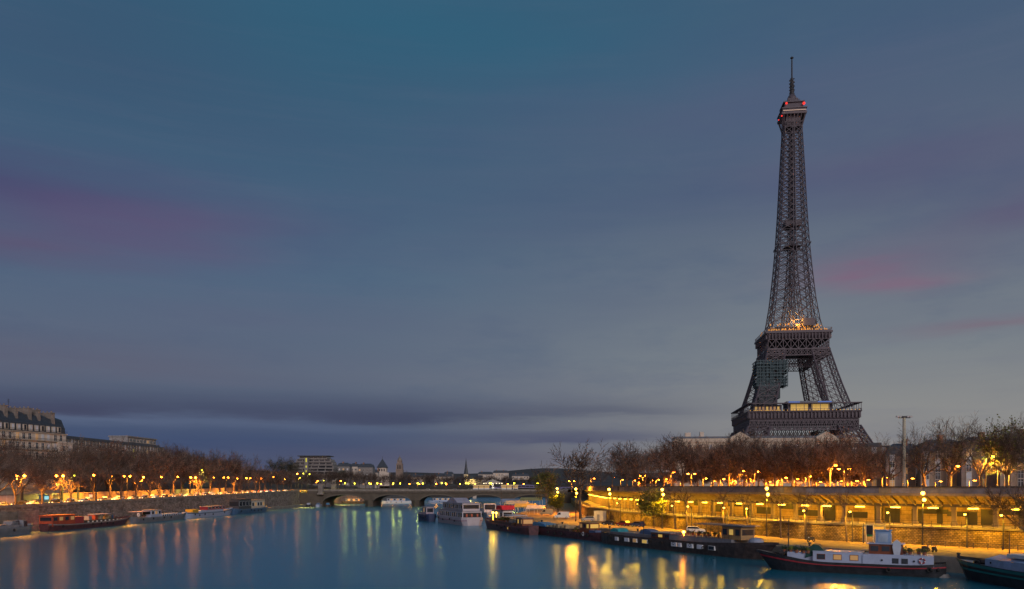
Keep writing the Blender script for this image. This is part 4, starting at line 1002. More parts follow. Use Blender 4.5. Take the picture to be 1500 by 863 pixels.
lgr = lamp_proto('arm', 5.2, (-1,), L_GR, C_GR, 14000, .35); x, y = up_at(1462, 8.5); lgr.location = (x, y, 13.5); lgr['label'] = 'added greenish yellow lamp lighting the leaves at the right edge'  # lamp added to light these leaves from below
# tall floodlight mast
mx, my = up_at(1325, 1.5); fm = thing('floodlight_mast', 'tall pale concrete floodlight mast rising above the gallery roof right of the iron tower', 'mast', (mx, my, 13.5)); hm = zat(612, my)-13.5
MB().lathe([(.42, -.5), (.4, 1), (.3, hm)], 10).build('pole', mat('mast_concrete', (.34, .33, .27), .8), fm)
MB().box(-1.3, 1.3, -.1, .1, hm-.1, hm+.1).box(-.5, .5, -.4, .4, hm, hm+.35).build('crossbar', dark_metal, fm)
for x in (-1.5, -.9, .7, 1.4): MB().box(x-.28, x+.28, -.35, .05, hm+.05, hm+.4).build('floodlight', mat('lamp_grey', (.3, .3, .32), .5), fm)

# ------------------------------------------------------------------ boats
def hull(root, L, B, H, mh, md, stripe=None, bow=1.2, stern=.5, bs=.16, ss=.1, bulw=.45, band=None, tumble=.9, sw=.22, sz=.8):
    n = 28
    def hb(t):
        if t > 1-bs: u = (t-(1-bs))/bs; return B/2*max(.02, (1-u**2.3))
        if t < ss: u = 1-t/ss; return B/2*(1-.42*u**2.2)
        return B/2
    def hz(t): return H + stern*max(0, (.28-t)/.28)**2 + bow*max(0, (t-.62)/.38)**2
    X = lambda t, z: (t-.5)*L + (.05*L*max(0, (t-.86)/.14)*(z/H) if t > .86 else 0)
    hb_m, dk, st, bd = MB(), MB(), MB(), MB()
    rows_ = []
    for i in range(n+1):
        t = i/n; w, h = hb(t), hz(t)
        rows_.append([(X(t, -.6), w*.8, -.6), (X(t, .3*h), w*tumble, .3*h), (X(t, .7*h), w*.98, .7*h), (X(t, h), w, h), (X(t, h), w*.95, h), (X(t, h), w*.95, h-bulw)])
    for s in (1, -1):
        for a, c in zip(rows_, rows_[1:]):
            for k in range(5):
                P = [(a[k][0], s*a[k][1], a[k][2]), (c[k][0], s*c[k][1], c[k][2]), (c[k+1][0], s*c[k+1][1], c[k+1][2]), (a[k+1][0], s*a[k+1][1], a[k+1][2])]
                hb_m.quad(P if s > 0 else P[::-1])
            for (z0, z1, m_, tgt) in ((sz, sz+sw, 0, st), ) if stripe else ():
                f = lambda r, z: (r[3][0]+(r[2][0]-r[3][0])*(1-z)/.3, s*(r[3][1]*.99+.05), r[3][2]*z)
                tgt.quad([f(a, z0), f(c, z0), f(c, min(.97, z1)), f(a, min(.97, z1))][::s])
            if band:
                f = lambda r, z: (r[2][0]+(r[3][0]-r[2][0])*((z-.7)/.3), s*(r[2][1]+.04), r[3][2]*z)
                bd.quad([f(a, .55), f(c, .55), f(c, .66), f(a, .66)][::s])
    for a, c in zip(rows_, rows_[1:]):
        dk.quad([(a[5][0], -a[5][1], a[5][2]), (c[5][0], -c[5][1], c[5][2]), (c[5][0], c[5][1], c[5][2]), (a[5][0], a[5][1], a[5][2])])
    rg_ = random.Random(int(L*10)); nf_ = int(L/6)
    for k in range(nf_):
        t = .12+.7*(k+rg_.uniform(-.2, .2))/max(1, nf_)
        for s in (1, -1):
            if rg_.random() < .7 and L > 15:
                f = MB(); zf = hz(t)*rg_.uniform(.5, .75)
                for a_ in range(12):
                    for b_ in range(6):
                        g_ = lambda a, c: ((.3+.12*math.cos(c*math.pi/3))*math.cos(a*math.pi/6), .12*math.sin(c*math.pi/3), (.3+.12*math.cos(c*math.pi/3))*math.sin(a*math.pi/6))
                        f.quad([g_(a_, b_), g_(a_+1, b_), g_(a_+1, b_+1), g_(a_, b_+1)])
                f.build('tyre_fender', rubber, root, (X(t, zf), s*(hb(t)+.1), zf))
    r = rows_[0]
    for k in range(3): hb_m.quad([(r[k][0], -r[k][1], r[k][2]), (r[k][0], r[k][1], r[k][2]), (r[k+1][0], r[k+1][1], r[k+1][2]), (r[k+1][0], -r[k+1][1], r[k+1][2])][::-1])
    hb_m.build('hull', mh, root); dk.build('deck', md, root)
    if stripe: st.build('rubbing_strake', stripe, root)
    if band: bd.build('hull_band', band, root)
    return hz
def cabin(root, name, x0, x1, y0, y1, z0, z1, m, mr, nwin=0, wm=None, over=.2, wz=None, ends=False, fr=None, rake=0, wfill=.62):
    o = MB().box(x0, x1, y0, y1, z0, z1).build(name, m, root)
    MB().box(x0-over, x1+over, y0-over, y1+over, z1, z1+.12).build('roof', mr, o)
    if nwin:
        za, zb = wz or (z0+(z1-z0)*.42, z1-.2); sp = (x1-x0)/nwin
        for k in range(nwin):
            xa = x0+sp*(k+.5)-sp*wfill/2; xb = xa+sp*wfill
            for y, s in ((y0, -1), (y1, 1)):
                w = wm if not isinstance(wm, list) else wm[k % len(wm)]
                MB().box(xa-.08, xb+.08, min(y, y+s*.04), max(y, y+s*.04), za-.08, zb+.08, 1).box(xa, xb, min(y+s*.041, y+s*.07), max(y+s*.041, y+s*.07), za, zb, 0).build('window', [w, fr or white_p], o)
        if ends:
            for x, s in ((x0, -1), (x1, 1)): MB().box(min(x, x+s*.05), max(x, x+s*.05), y0+.3, y1-.3, za, zb).build('end_window', wm if not isinstance(wm, list) else wm[0], o)
    return o
def rail_part(root, x0, x1, y, z, h=.9, sp=1.2):
    b = MB().box(x0, x1, y-.02, y+.02, z+h-.04, z+h).box(x0, x1, y-.015, y+.015, z+h*.5, z+h*.5+.03); x = x0
    while x <= x1: b.bar((x, y, z), (x, y, z+h), .03); x += sp
    return b.build('railing', dark_metal, root)
def pots(root, pts_, z):
    for x, y in pts_:
        b = MB().lathe([(.22, z), (.3, z+.45)], 8, 1, (x, y))
        for _ in range(70):
            c = Vector((x+random.gauss(0, .2), y+random.gauss(0, .2), z+.5+abs(random.gauss(0, .22)))); u = Vector((random.uniform(-1, 1), random.uniform(-1, 1), random.uniform(-1, 1))).normalized()*.16; w = u.cross(Vector((.2, .5, .7)))
            b.quad([c+u, c+w, c-u, c-w])
        b.build('potted_plant', [leaf_d if random.random() < .6 else leaf, mat('terracotta', (.25, .1, .06), .8)], root)
def mast(root, x, y, z, h, cross=False):
    b = MB().bar((x, y, z), (x, y, z+h), .09, .05, 6)
    if cross: b.bar((x-.8, y, z+h*.75), (x+.8, y, z+h*.75), .04); b.box(x-.15, x+.15, y-.1, y+.1, z+h*.6, z+h*.6+.4)
    return b.build('mast', dark_metal, root)
def boat_between(name, label, p, q, cat='boat', group=None):      # stern p to bow q, waterline centre line
    d = Vector(q)-Vector(p); return thing(name, label, cat, ((p[0]+q[0])/2, (p[1]+q[1])/2, 0), math.atan2(d.y, d.x), group), d.length
hull_black = mat('black_hull', (.02, .02, .024), .45, var=.6, scale=1.1); hull_brown = mat('brown_hull', (.05, .036, .034), .5, var=.6, scale=1.1)
hull_wine = mat('wine_hull', (.07, .025, .03), .5, var=.6, scale=1.1); hull_grey = mat('grey_hull', (.14, .16, .19), .5, var=.2); hull_blue = mat('blue_hull', (.045, .10, .19), .45, var=.2)
cab_white = mat('boat_white', (.32, .38, .52), .5, var=.12, scale=.6); hull_green = mat('green_strake', (.0, .12, .12), .45, var=.15)
deck_grey = mat('deck_grey', (.2, .21, .24), .7, var=.25)
# 1 white and black barge with the wheelhouse, bow on the left
b5, L5 = boat_between('houseboat', 'white and black canal barge with a red stripe, brown wheelhouse and red lifebuoy', (66.3, 123.0), (44.2, 134.6), 'boat')
hz = hull(b5, L5+1, 4.9, 1.75, hull_black, deck_grey, red_p, bow=1.5, stern=.45, bs=.2, ss=.16, sz=.68, sw=.1)
# local +y points towards the camera for this heading
cabin(b5, 'cabin_trunk', -1.3, 6.1, -1.9, 1.95, 1.4, 3.35, cab_white, cab_white, 3, [W_WARM, W_WARM, glass], .05, (2.2, 2.95), fr=wood, wfill=.46)
MB().box(-11.3, -1.31, -2.05, 2.1, 1.5, 3.2).box(-11.0, -1.6, -1.9, 1.9, 3.2, 3.27).build('aft_cabin', cab_white, b5)
MB().box(6.1, 10.2, -1.2, 1.3, 1.6, 3.1).build('fore_cabin', cab_white, b5)
for x in (-6.0, -7.3): MB().box(x-.45, x+.45, 2.1, 2.15, 1.95, 2.75, 0).box(x-.36, x+.36, 2.151, 2.18, 2.04, 2.66, 1).build('window', [dark_metal, glass], b5)
for x in (-4.1, -8.6): MB().lathe([(.0, 0), (.16, 0), (.16, .06)], 10).build('porthole', glass, b5).matrix_local = Matrix.Translation((x, 2.16, 2.4)) @ Matrix.Rotation(R(-90), 4, 'X')
wh = cabin(b5, 'wheelhouse', -7.0, -2.2, -1.3, 1.4, 3.2, 4.85, wood, cab_white, 3, glass, .3, (3.75, 4.55), True, wood, wfill=.7)
MB().box(-5.3, -3.1, -1.0, 1.1, 4.98, 6.9, 0).box(-5.45, -2.95, -1.15, 1.25, 6.9, 7.05, 1).box(-4.9, -3.5, 1.1, 1.15, 5.2, 6.5, 2).box(-5.4, -5.3, -.8, .9, 5.05, 6.5, 2).build('canvas_cubicle', [mat('pale_blue_canvas', (.2, .3, .46), .8, var=.15), mat('blue_canvas', (.1, .22, .42), .8), mat('clear_panel', (.3, .38, .48), .3)], b5)
b = MB(); P = [(-.42, 0), (.42, 0), (.62, 1.2), (.5, 2.0), (.0, 2.4), (-.5, 2.0), (-.62, 1.2)]
b.extrude_y([(x-6.2, z+3.28) for x, z in P], 1.62, 1.8); b.build('upturned_tender', mat('tender_grey', (.42, .47, .55), .5, var=.1), b5)
def torus(root, name, c, Rr, r, m, nor='Y'):
    b = MB(); nu, nv = 16, 8
    for i in range(nu):
        for j in range(nv):
            f = lambda i, j: ((Rr+r*math.cos(2*math.pi*j/nv))*math.cos(2*math.pi*i/nu), r*math.sin(2*math.pi*j/nv), (Rr+r*math.cos(2*math.pi*j/nv))*math.sin(2*math.pi*i/nu))
            b.quad([f(i, j), f(i+1, j), f(i+1, j+1), f(i, j+1)], 1 if i % 4 == 0 else 0)
    return b.build(name, [m, white_p] if m is red_p else [m, m], root, c)
torus(b5, 'lifebuoy', (-9.7, 2.22, 2.5), .38, .11, red_p)
rail_part(b5, -11.2, -7.2, 2.0, 3.27, .8, .9); mast(b5, 10.2, 0, 1.9, 6.4, True); mast(b5, -1.3, -.4, 4.8, 3.2)
pots(b5, [(7.6, 1.4), (8.7, 1.3), (9.7, .8), (6.9, 1.5), (10.8, .3), (8.0, .2), (9.2, -.6)], 3.0)
tb_m = MB(); tb_m.extrude_y([(4.3, 3.36), (7.4, 2.2), (7.0, 3.8), (6.1, 4.5), (5.3, 4.4)], -.9, 1.5); tb_m.build('green_tarpaulin', mat('green_tarp', (.01, .05, .045), .8, var=.3), b5)
MB().box(10.4, 11.6, -.5, .5, 2.7, 3.2).bar((11, -.7, 2.6), (11, .7, 2.6), .18, cap=True).build('windlass', dark_metal, b5)
MB().ball((-11.9, 1.9, 1.2), .32, 0, 8, 6).ball((-11.0, 2.4, 1.15), .28, 0, 8, 6).build('fender', rubber, b5)
MB().lathe([(.0, 0), (1.0, 0), (1.05, .2), (.7, .7), (0, .8)], 12).build('rudder_guard', mat('rudder_grey', (.25, .24, .23), .6), b5, (-L5/2-.1, .7, -.15))
pots(b5, [(-9.2, -.6), (-8.0, .2), (-7.2, -.8), (-6.4, .1), (-10.0, .4)], 3.28)
# 2 long brown barge, bow on the right
b4, L4 = boat_between('houseboat', 'long dark brown barge with a flat awning over its stern cabin and small white windows', (23.2, 196.5), (47.8, 151.5), 'boat')
hull(b4, L4, 5.4, 2.5, hull_brown, plank, None, bow=1.0, stern=.5, bs=.12, ss=.12, bulw=.5)
# camera side is local -y for this heading
for k, (x, w, m_) in enumerate(((-17.6, .5, 'w'), (-13.7, .7, 'w'), (-10.6, .6, 'l'), (-7, .8, 'y'), (3.0, .8, 'w'), (4.8, .35, 'w'), (8.0, .8, 'w'), (11.0, .75, 'w'), (14.4, .8, 'g'))):
    MB().box(x-w-.1, x+w+.1, -2.86, -2.5, 1.15, 2.0, 1).box(x-w, x+w, -2.9, -2.861, 1.22, 1.93, 0).build('window', [{'w': mat('blind_white', (.5, .52, .6), .6), 'l': W_WARM, 'y': W_LIT, 'g': glass}[m_], white_p], b4)
MB().box(-21, -5.5, -2.2, 2.2, 2.0, 3.1).build('fore_coaming', mat('coaming_grey', (.13, .13, .15), .6, var=.25), b4)
cabin(b4, 'mid_cabin', -5.5, 1.0, -2.2, 2.2, 2.0, 3.7, mat('dark_red_cabin', (.08, .03, .025), .6), deck_grey, 3, [glass, W_LIT, glass], .15, (2.8, 3.4), fr=wood)
MB().box(1.0, 19.5, -2.45, 2.3, 2.0, 3.5).box(1.0, 19.5, -2.5, -2.45, 3.5, 3.58).build('side_screen', mat('screen_grey', (.16, .165, .19), .6, var=.2), b4)
rail_part(b4, 1.2, 19.3, -2.42, 3.55, .7, 1.1)
wc = cabin(b4, 'stern_cabin', 16.2, 21.4, -1.7, 1.9, 3.5, 6.0, mat('ochre_planks', (.3, .19, .09), .7, var=.2), deck_grey, 3, [glass, W_LIT, glass], .1, (4.4, 5.5), True, wood)
MB().box(8.5, 22.4, -2.3, 2.4, 6.13, 6.3).build('awning', mat('awning_grey', (.1, .105, .13), .6), b4)
b = MB()
for x in (8.8, 12.2, 15.6):
    for y in (-2.1, 2.2): b.bar((x, y, 3.5), (x, y, 6.14), .05)
b.build('awning_post', dark_metal, b4)
MB().ball((23.6, 0, 3.3), 1.5, 0, 12, 8, .55).build('covered_dinghy', mat('dinghy_cover', (.22, .25, .33), .6), b4)
pots(b4, [(3, 1.2), (4.6, 1.0), (6.2, 1.4), (8, 1.2), (9.6, .8), (11, 1.2), (12.4, .9), (7.2, .2)], 3.55)
MB().extrude_y([(-11, 3.1), (-6.4, 3.1), (-6.9, 3.9), (-8.5, 4.3), (-10.4, 4.1)], -1.2, 1).build('covered_car_cover', mat('cover_blue', (.06, .1, .19), .7, var=.25), b4)
mast(b4, -8.5, -1.9, 2.5, 4.0); MB().extrude_y([(-22, 3.0), (-18.5, 3.0), (-19, 3.7), (-20.5, 3.95), (-21.5, 3.7)], -1.5, 1.5).build('tarpaulin', mat('turquoise_tarp', (.02, .2, .24), .7), b4)
lm_ = MB().ball((5.4, -2.2, 4.3), .3, 0, 8, 6).bar((5.4, -2.2, 3.5), (5.4, -2.2, 4.1), .05).build('deck_lamp', L_OR, b4); lamp_light('bulb', C_OR, 250, b4, 0, .3, (5.4, -2.7, 4.4))
# 3 barge with the blue tarpaulin
b3, L3 = boat_between('houseboat', 'dark wine red barge with a blue tarpaulin on its deck and a small wooden wheelhouse', (24.2, 200.5), (5.0, 240.5), 'boat')
hull(b3, L3, 5.2, 1.9, hull_wine, plank, None, bow=.9, stern=.5, bs=.14, ss=.14)
MB().box(-6, 17, -2.1, 2.1, 1.5, 2.5).build('coaming', hull_brown, b3)
MB().extrude_y([(7, 2.5), (17.5, 2.5), (17, 3.3), (12, 3.6), (8, 3.2)], -1.6, 2.3).build('tarpaulin', tarp_b, b3)
cabin(b3, 'wheelhouse', -15.5, -10.5, -1.5, 1.5, 1.6, 4.4, wood, plank, 3, [W_LIT, glass, W_WARM], .25, (3.1, 4.1), True, wood)
for k in range(6): MB().box(-4+k*2.2, -3+k*2.2, -1.2, 2.0, 2.5, 2.8+random.uniform(0, .7)).build('deck_box', mat('deck_box', (.3, .24, .15), .7, var=.4), b3)
rail_part(b3, -5, 7, 2.15, 2.5, .9, 1.3); mast(b3, -9, 0, 2.0, 4.5); pots(b3, [(-8, 1.2), (-6.8, .6), (-17, .5), (-18, 1.2)], 1.9)
MB().box(-19.5, -16.5, .4, 2.2, 1.7, 2.7).build('blue_locker', mat('locker_blue', (.05, .09, .2), .6), b3)
torus(b3, 'lifebuoy', (-14, 2.5, 1.6), .42, .12, white_p)
# 4 barge with planted deck and awning
b2, L2 = boat_between('houseboat', 'dark red barge with two deck lamps, shrubs and pale awning right of the white ship', (6.2, 228.0), (-7.6, 269.5), 'boat')
hull(b2, L2, 5.4, 2.2, hull_wine, plank, mat('wine_strake', (.12, .05, .07), .5), bow=1.0, stern=.5, bs=.14, ss=.14)
MB().box(-8, 15, -2.1, 2.1, 1.8, 2.9).build('coaming', hull_brown, b2)
cabin(b2, 'wheelhouse', -17, -11, -1.7, 1.7, 1.9, 4.6, wood, deck_grey, 4, [W_WARM, glass, W_LIT, glass], .3, (3.0, 4.2), True, wood)
MB().box(-10.5, -1, -2.2, 2.4, 5.0, 5.15).build('awning', mat('pale_awning', (.42, .44, .48), .6), b2)
b = MB()
for x in (-10.2, -5.8, -1.3):
    for y in (-2, 2.2): b.bar((x, y, 2.9), (x, y, 5.0), .05)
b.build('awning_post', dark_metal, b2)
pots(b2, [(x*.9, 1.6+random.uniform(-.6, .4)) for x in range(-2, 12)], 2.9); pots(b2, [(x*.9, .4) for x in range(0, 9)], 3.2)
for x in (13.2, 9.6):
    MB().ball((x, 1.4, 5.3), .34, 0, 8, 6).bar((x, 1.4, 2.9), (x, 1.4, 5.1), .05).build('deck_lamp', L_YE, b2); lamp_light('bulb', C_YE, 260, b2, 0, .3, (x, 2.2, 5.3))
MB().box(-6.6, -6, 2.72, 2.78, .9, 1.5).build('window', W_LIT, b2)
# 5 white two deck passenger ship, blunt end towards the viewer
b1, L1 = boat_between('passenger_ship', 'white two deck passenger ship with wide windows moored furthest out on the right', (-13.6, 281.5), (-28.5, 320), 'ship')
hull(b1, L1, 8.4, 2.6, mat('ship_white', (.36, .34, .39), .5, var=.1), deck_grey, None, bow=1.3, stern=.3, bs=.3, ss=.05, band=mat('mauve_band', (.22, .14, .19), .5))
cabin(b1, 'lower_deck', -L1/2+1.5, L1/2-9, -3.6, 3.6, 2.2, 5.0, mat('ship_cabin', (.36, .36, .43), .5, var=.1), deck_grey, 12, [glass, glass, mat('pale_glass', (.14, .16, .22), .2)], .2, (2.9, 4.5), True, wfill=.75)
cabin(b1, 'upper_deck', -L1/2+2.5, L1/2-14, -3.2, 3.2, 5.15, 7.8, MATS['ship_cabin'], mat('ship_roof', (.33, .33, .4), .5), 10, [glass, MATS['pale_glass']], .4, (5.9, 7.3), True, wfill=.8)
for y in (-2, 0.1, 2): MB().box(-L1/2+1.38, -L1/2+1.44, y-.3, y+.3, 3.1, 4.1).build('window', emit('reddish_window', (.5, .1, .05), .12), b1)
b = MB(); b.extrude_y([(-10, 7.95), (4, 7.95), (-2, 9.6), (-5, 9.6)], -2.6, 2.6); b.build('skylight', mat('skylight', (.3, .3, .38), .4), b1)
for y in (-3.5, 3.5): rail_part(b1, -L1/2+1.5, 4, y, 5.1, 1.0, 1.5)
b0, L0 = boat_between('tender_boat', 'small dark blue boat moored against the far side of the white passenger ship', (-31.5, 314), (-37.5, 331), 'boat')
hull(b0, L0, 4.2, 2.6, mat('navy_hull', (.02, .035, .09), .5), deck_grey, None, bow=.8); cabin(b0, 'wheelhouse', -6, 2, -1.5, 1.5, 2.2, 5.6, mat('mauve_cabin', (.3, .27, .33), .6), deck_grey, 3, [glass, W_WARM], .2, (3.6, 5.2), True)
# pontoon and bright clutter behind: red awning kiosk boat, teal roof boat, mauve funnel
kb, Lk_ = boat_between('kiosk_boat', 'small white pontoon boat with a bright red awning behind the wine red barge', (-1, 300), (-8, 318), 'boat')
hull(kb, Lk_, 5, 1.8, white_p, deck_grey, None, bow=.6); cabin(kb, 'kiosk', -8, 4, -2, 2, 1.6, 4.6, mat('kiosk_white', (.5, .5, .54), .6), deck_grey, 4, [glass, W_LIT, glass], .2, (2.6, 4.0), True)
MB().extrude_y([(-9, 5.0), (-2, 5.0), (-3, 6.6), (-8, 6.6)], -2.6, 2.6).build('awning', mat('bright_red_awning', (.55, .02, .03), .7), kb); mast(kb, -1, 0, 4.6, 8.5)
kb2, Lk2 = boat_between('roofed_boat', 'long moored boat with a teal canopy roof behind the white passenger ship', (-9, 345), (-14, 395), 'boat')
hull(kb2, Lk2, 6, 2.2, mat('roofed_hull', (.25, .27, .32), .5), deck_grey, None, bow=.8); cabin(kb2, 'saloon', -18, 14, -2.6, 2.6, 2, 6.5, MATS['kiosk_white'], mat('teal_roof', (.03, .12, .15), .6), 8, [glass, W_WARM, glass], .5, (3.6, 5.8), True)
# right end: green and dark barge with blue white hatch cover
b6, L6 = boat_between('cargo_barge', 'dark barge with a green bow and pale blue covered hold at the right edge', (74, 83), (69.9, 122.5), 'boat')
hull(b6, L6, 5.6, 2.4, hull_black, deck_grey, hull_green, bow=.7, stern=.4, bs=.13, ss=.1, band=hull_green, sw=.2)
hold = mat('pale_blue_cover', (.26, .36, .55), .6, var=.2, scale=.8)
b = MB(); b.box(-16, 13.2, -2.1, 2.1, 1.9, 3.5); P = [(-2.2, 3.5), (2.2, 3.5), (0, 4.15)]
for xa, xb in ((-16, 4), (4.05, 12.9)):
    b.quad([(xa, -2.2, 3.5), (xb, -2.2, 3.5), (xb, 0, 4.1), (xa, 0, 4.1)]); b.quad([(xa, 2.2, 3.5), (xb, 2.2, 3.5), (xb, 0, 4.1), (xa, 0, 4.1)][::-1]); b.quad([(xa, -2.2, 3.5), (xa, 0, 4.1), (xa, 2.2, 3.5)]); b.quad([(xb, -2.2, 3.5), (xb, 2.2, 3.5), (xb, 0, 4.1)])
b.build('hold_cover', hold, b6); MB().box(5, 9.5, -1, 1.6, 4.0, 4.5).build('hatch', white_p, b6)
for z in (2.3, 3.0): MB().lathe([(0, 0), (.15, 0), (.15, .05)], 10).build('porthole', glass, b6).matrix_local = Matrix.Translation((12.0, 2.12, z)) @ Matrix.Rotation(R(-90), 4, 'X')
b = MB()
for k in range(9): b.ball((14+random.uniform(0, 3.6), random.uniform(-1.3, 1.3), 2.7), .35, 0, 7, 5)
b.bar((15.5, -1.2, 2.9), (15.5, 1.2, 2.9), .35, cap=True); b.build('windlass', dark_metal, b6); mast(b6, 11, 0, 3.6, 3.6); torus(b6, 'tyre_fender', (15, 2.0, 2.6), .4, .16, rubber)

# left bank boats (moored parallel to the bank)
def left_boat(name, label, px0, px1, B, H, mh, md, bow=.7, flip=False, out=4, **kw):
    def at(px):
        D = 150
        while D < 560 and CX+F*(left_edge(D)+out)/D < px: D += .5
        return (left_edge(D)+out, D)
    p, q = at(px0), at(px1)
    if flip: p, q = q, p
    o, L = boat_between(name, label, p, q, 'boat', 'barges moored along the left bank'); hull(o, L, B, H, mh, md, bow=bow, **kw); return o, L
o, L = left_boat('barge', 'grey barge with a cluttered deck cut off by the left edge', -42, 40, 5.4, 2.2, hull_grey, deck_grey, out=5.5)
MB().box(-L*.4, L*.2, -2, 2, 1.9, 2.9).build('coaming', deck_grey, o)
for k in range(12): x = random.uniform(-2, L*.4); MB().box(x, x+random.uniform(.6, 1.8), -1.4, 1.2, 2.0, 2.6+random.uniform(.2, 1.6)).build('deck_box', [mat('deck_box_dark', (.08, .06, .07), .8, var=.4), deck_grey][k % 2], o)
mast(o, L*.3, 0, 2, 5)
o, L = left_boat('barge', 'red barge with a rusty orange stern cabin and a row of white portholes', 63, 183, 5.2, 1.9, hull_wine, plank, out=4.5, stripe=mat('strake_grey', (.2, .17, .17), .6), bow=1.0)
rust = mat('rusty_red', (.32, .055, .025), .7, var=.3)
cabin(o, 'stern_cabin', -L/2+1, -L/2+13, -2.1, 2.1, 1.5, 4.8, rust, rust, 4, [glass, W_WARM], .2, (3.2, 4.3), True, rust)
MB().box(-L/2+13, -L/2+18, -2.1, 2.1, 1.5, 4.0).build('engine_casing', red_p, o)
MB().box(-L/2+18, L/2-10, -2.2, 2.2, 1.4, 2.6).build('coaming', hull_brown, o)
for k in range(9): MB().box(-L/2+20+k*2.6, -L/2+20.9+k*2.6, -2.26, -2.2, 1.75, 2.35).build('porthole', mat('porthole_white', (.7, .68, .62), .5), o)
for k in range(9): x = random.uniform(-L/2+20, L/2-10); MB().box(x, x+random.uniform(.8, 2.4), -1.2, 1.3, 2.6, 2.9+random.uniform(.2, 1.1)).build('deck_box', [MATS['deck_box'], tarp_b, rust, deck_grey][k % 4], o)
MB().box(2, 12, -1.6, 1.6, 4.3, 4.4).build('awning', mat('mauve_awning', (.4, .36, .45), .6), o); mast(o, 14, 0, 2, 5.5)
b = MB()
for x in (2.2, 11.8):
    for y in (-1.5, 1.5): b.bar((x, y, 2.4), (x, y, 4.3), .05)
b.build('awning_post', dark_metal, o)
o, L = left_boat('barge', 'pale barge with a white wheelhouse and awning behind the red barge', 188, 268, 5.0, 2.0, hull_grey, plank, out=4.5, bow=1.0)
cabin(o, 'wheelhouse', -L*.2, -L*.02, -1.8, 1.8, 1.7, 4.6, cab_white, deck_grey, 3, [glass, W_WARM], .3, (3.0, 4.2), True); MB().box(-L*.02, L*.36, -2, 2, 1.7, 2.8).build('coaming', cab_white, o)
for k in range(8): MB().box(k*1.9, k*1.9+.8, -2.06, -2.0, 1.9, 2.5).build('window', glass, o)
MB().box(-L*.42, -L*.22, -2.2, 2.2, 4.2, 4.32).build('awning', mat('pink_awning', (.5, .34, .36), .6), o); torus(o, 'lifebuoy', (-L*.44, -2.4, 3.2), .6, .2, white_p); mast(o, L*.1, 0, 2.5, 6)
pots(o, [(x, -1) for x in (-14, -12.5, 16, 18)], 2.2)
o, L = left_boat('barge', 'white barge with a low red cabin and yellow deck gear', 269, 336, 5.0, 2.2, cab_white, plank, out=4.5, bow=1.1, stripe=hull_blue)
MB().box(-L*.25, L*.25, -2, 2, 1.8, 3.1).build('coaming', cab_white, o); cabin(o, 'cabin', -L*.1, L*.3, -1.8, 1.8, 3.1, 4.6, red_p, deck_grey, 5, glass, .2, (3.6, 4.3))
MB().box(-L*.4, -L*.28, -1.6, 1.6, 1.9, 3.8).build('yellow_locker', mat('yellow_paint', (.4, .26, .02), .6), o); mast(o, L*.34, 0, 2, 5.5)
o, L = left_boat('houseboat', 'boxy two tone houseboat with a blue hull and cream upper cabin on the left bank', 338, 386, 6.4, 2.4, hull_blue, deck_grey, out=5, bow=.6, bs=.1)
cabin(o, 'cream_cabin', -2, L*.38, -2.5, 2.5, 2.1, 6.6, mat('cream_panel', (.45, .4, .34), .6), deck_grey, 5, [glass, W_WARM, glass], .3, (3.6, 5.4), True); cabin(o, 'dark_cabin', -L*.42, -2.2, -2.5, 2.5, 2.1, 7.4, mat('dark_panel', (.04, .045, .06), .6), slate, 4, glass, .3, (4, 6.2), True)

# boats under and beyond the bridge
for px0, px1, D, lb, m_ in ((560, 604, 640, 'low white excursion boat glimpsed under the second bridge arch', white_p), (628, 668, 660, 'low white excursion boat glimpsed under the middle bridge arch', cab_white), (500, 535, 625, 'dark moored boat glimpsed under the first bridge arch', hull_brown)):
    o, L = boat_between('excursion_boat', lb, (pt(px0, D), D), (pt(px1, D), D+4), 'boat', 'boats beyond the stone bridge'); hull(o, L, 6, 1.7, m_, deck_grey, bow=.8); cabin(o, 'saloon', -L*.35, L*.25, -2.4, 2.4, 1.4, 4.0, cab_white if m_ is not hull_brown else hull_brown, deck_grey, 6, [glass, W_WARM], .2)
for i, px in enumerate((452, 466, 480)):
    o, L = boat_between('motor_boat', ['small dark motor boat at the foot of the left bank wall', 'small pale motor boat beside the left bridge abutment', 'small covered motor boat under the left end of the bridge'][i], (pt(px, 536)+1, 530), (pt(px, 536), 541), 'boat'); hull(o, L, 3, 1.2, [hull_black, cab_white, hull_brown][i], deck_grey, bow=.5); cabin(o, 'cabin', -3, 1, -1, 1, 1, 2.6, [cab_white, hull_blue, tarp_b][i], deck_grey, 2, glass, .1)

# ------------------------------------------------------------------ vehicles
def car_proto(name, cat, prof, glassprof, W, L, wheels, paint, lights=True, hl=None, tail=None):
    o = thing(name, 'x', cat)
    b = MB().extrude_y(prof, -W/2, W/2); b.build('body', paint, o)
    b = MB(); b.extrude_y(glassprof, -W/2-.012, W/2+.012); b.build('side_windows', glass, o)
    gx = [p for p in glassprof]
    xs = [p[0] for p in prof]; xf, xb = max(xs), min(xs)
    r = .34
    for wx in wheels:
        for y in (-W/2+.1, W/2-.1):
            w = MB(); w.lathe([(0, -.11), (r, -.11), (r, .11), (0, .11)], 14); q = w.build('wheel', rubber, o); q.location = (wx, y, r); q.rotation_euler = (R(90), 0, 0)
            h = MB().lathe([(0, -.13), (.2, -.125), (.2, .125), (0, .13)], 10).build('rim', GREYW, q)
    for y in (-W/2+.3, W/2-.3):
        MB().box(xf-.06, xf+.03, y-.2, y+.2, .58, .76).build('headlight', hl or white_p, o)
        MB().box(xb-.03, xb+.06, y-.16, y+.16, .68, .92).build('taillight', tail or red_p, o)
    return o
HATCH = [(-2.0, .28), (2.05, .28), (2.1, .62), (1.95, .86), (1.0, 1.0), (.35, 1.46), (-1.35, 1.5), (-1.95, 1.02), (-2.05, .6)]
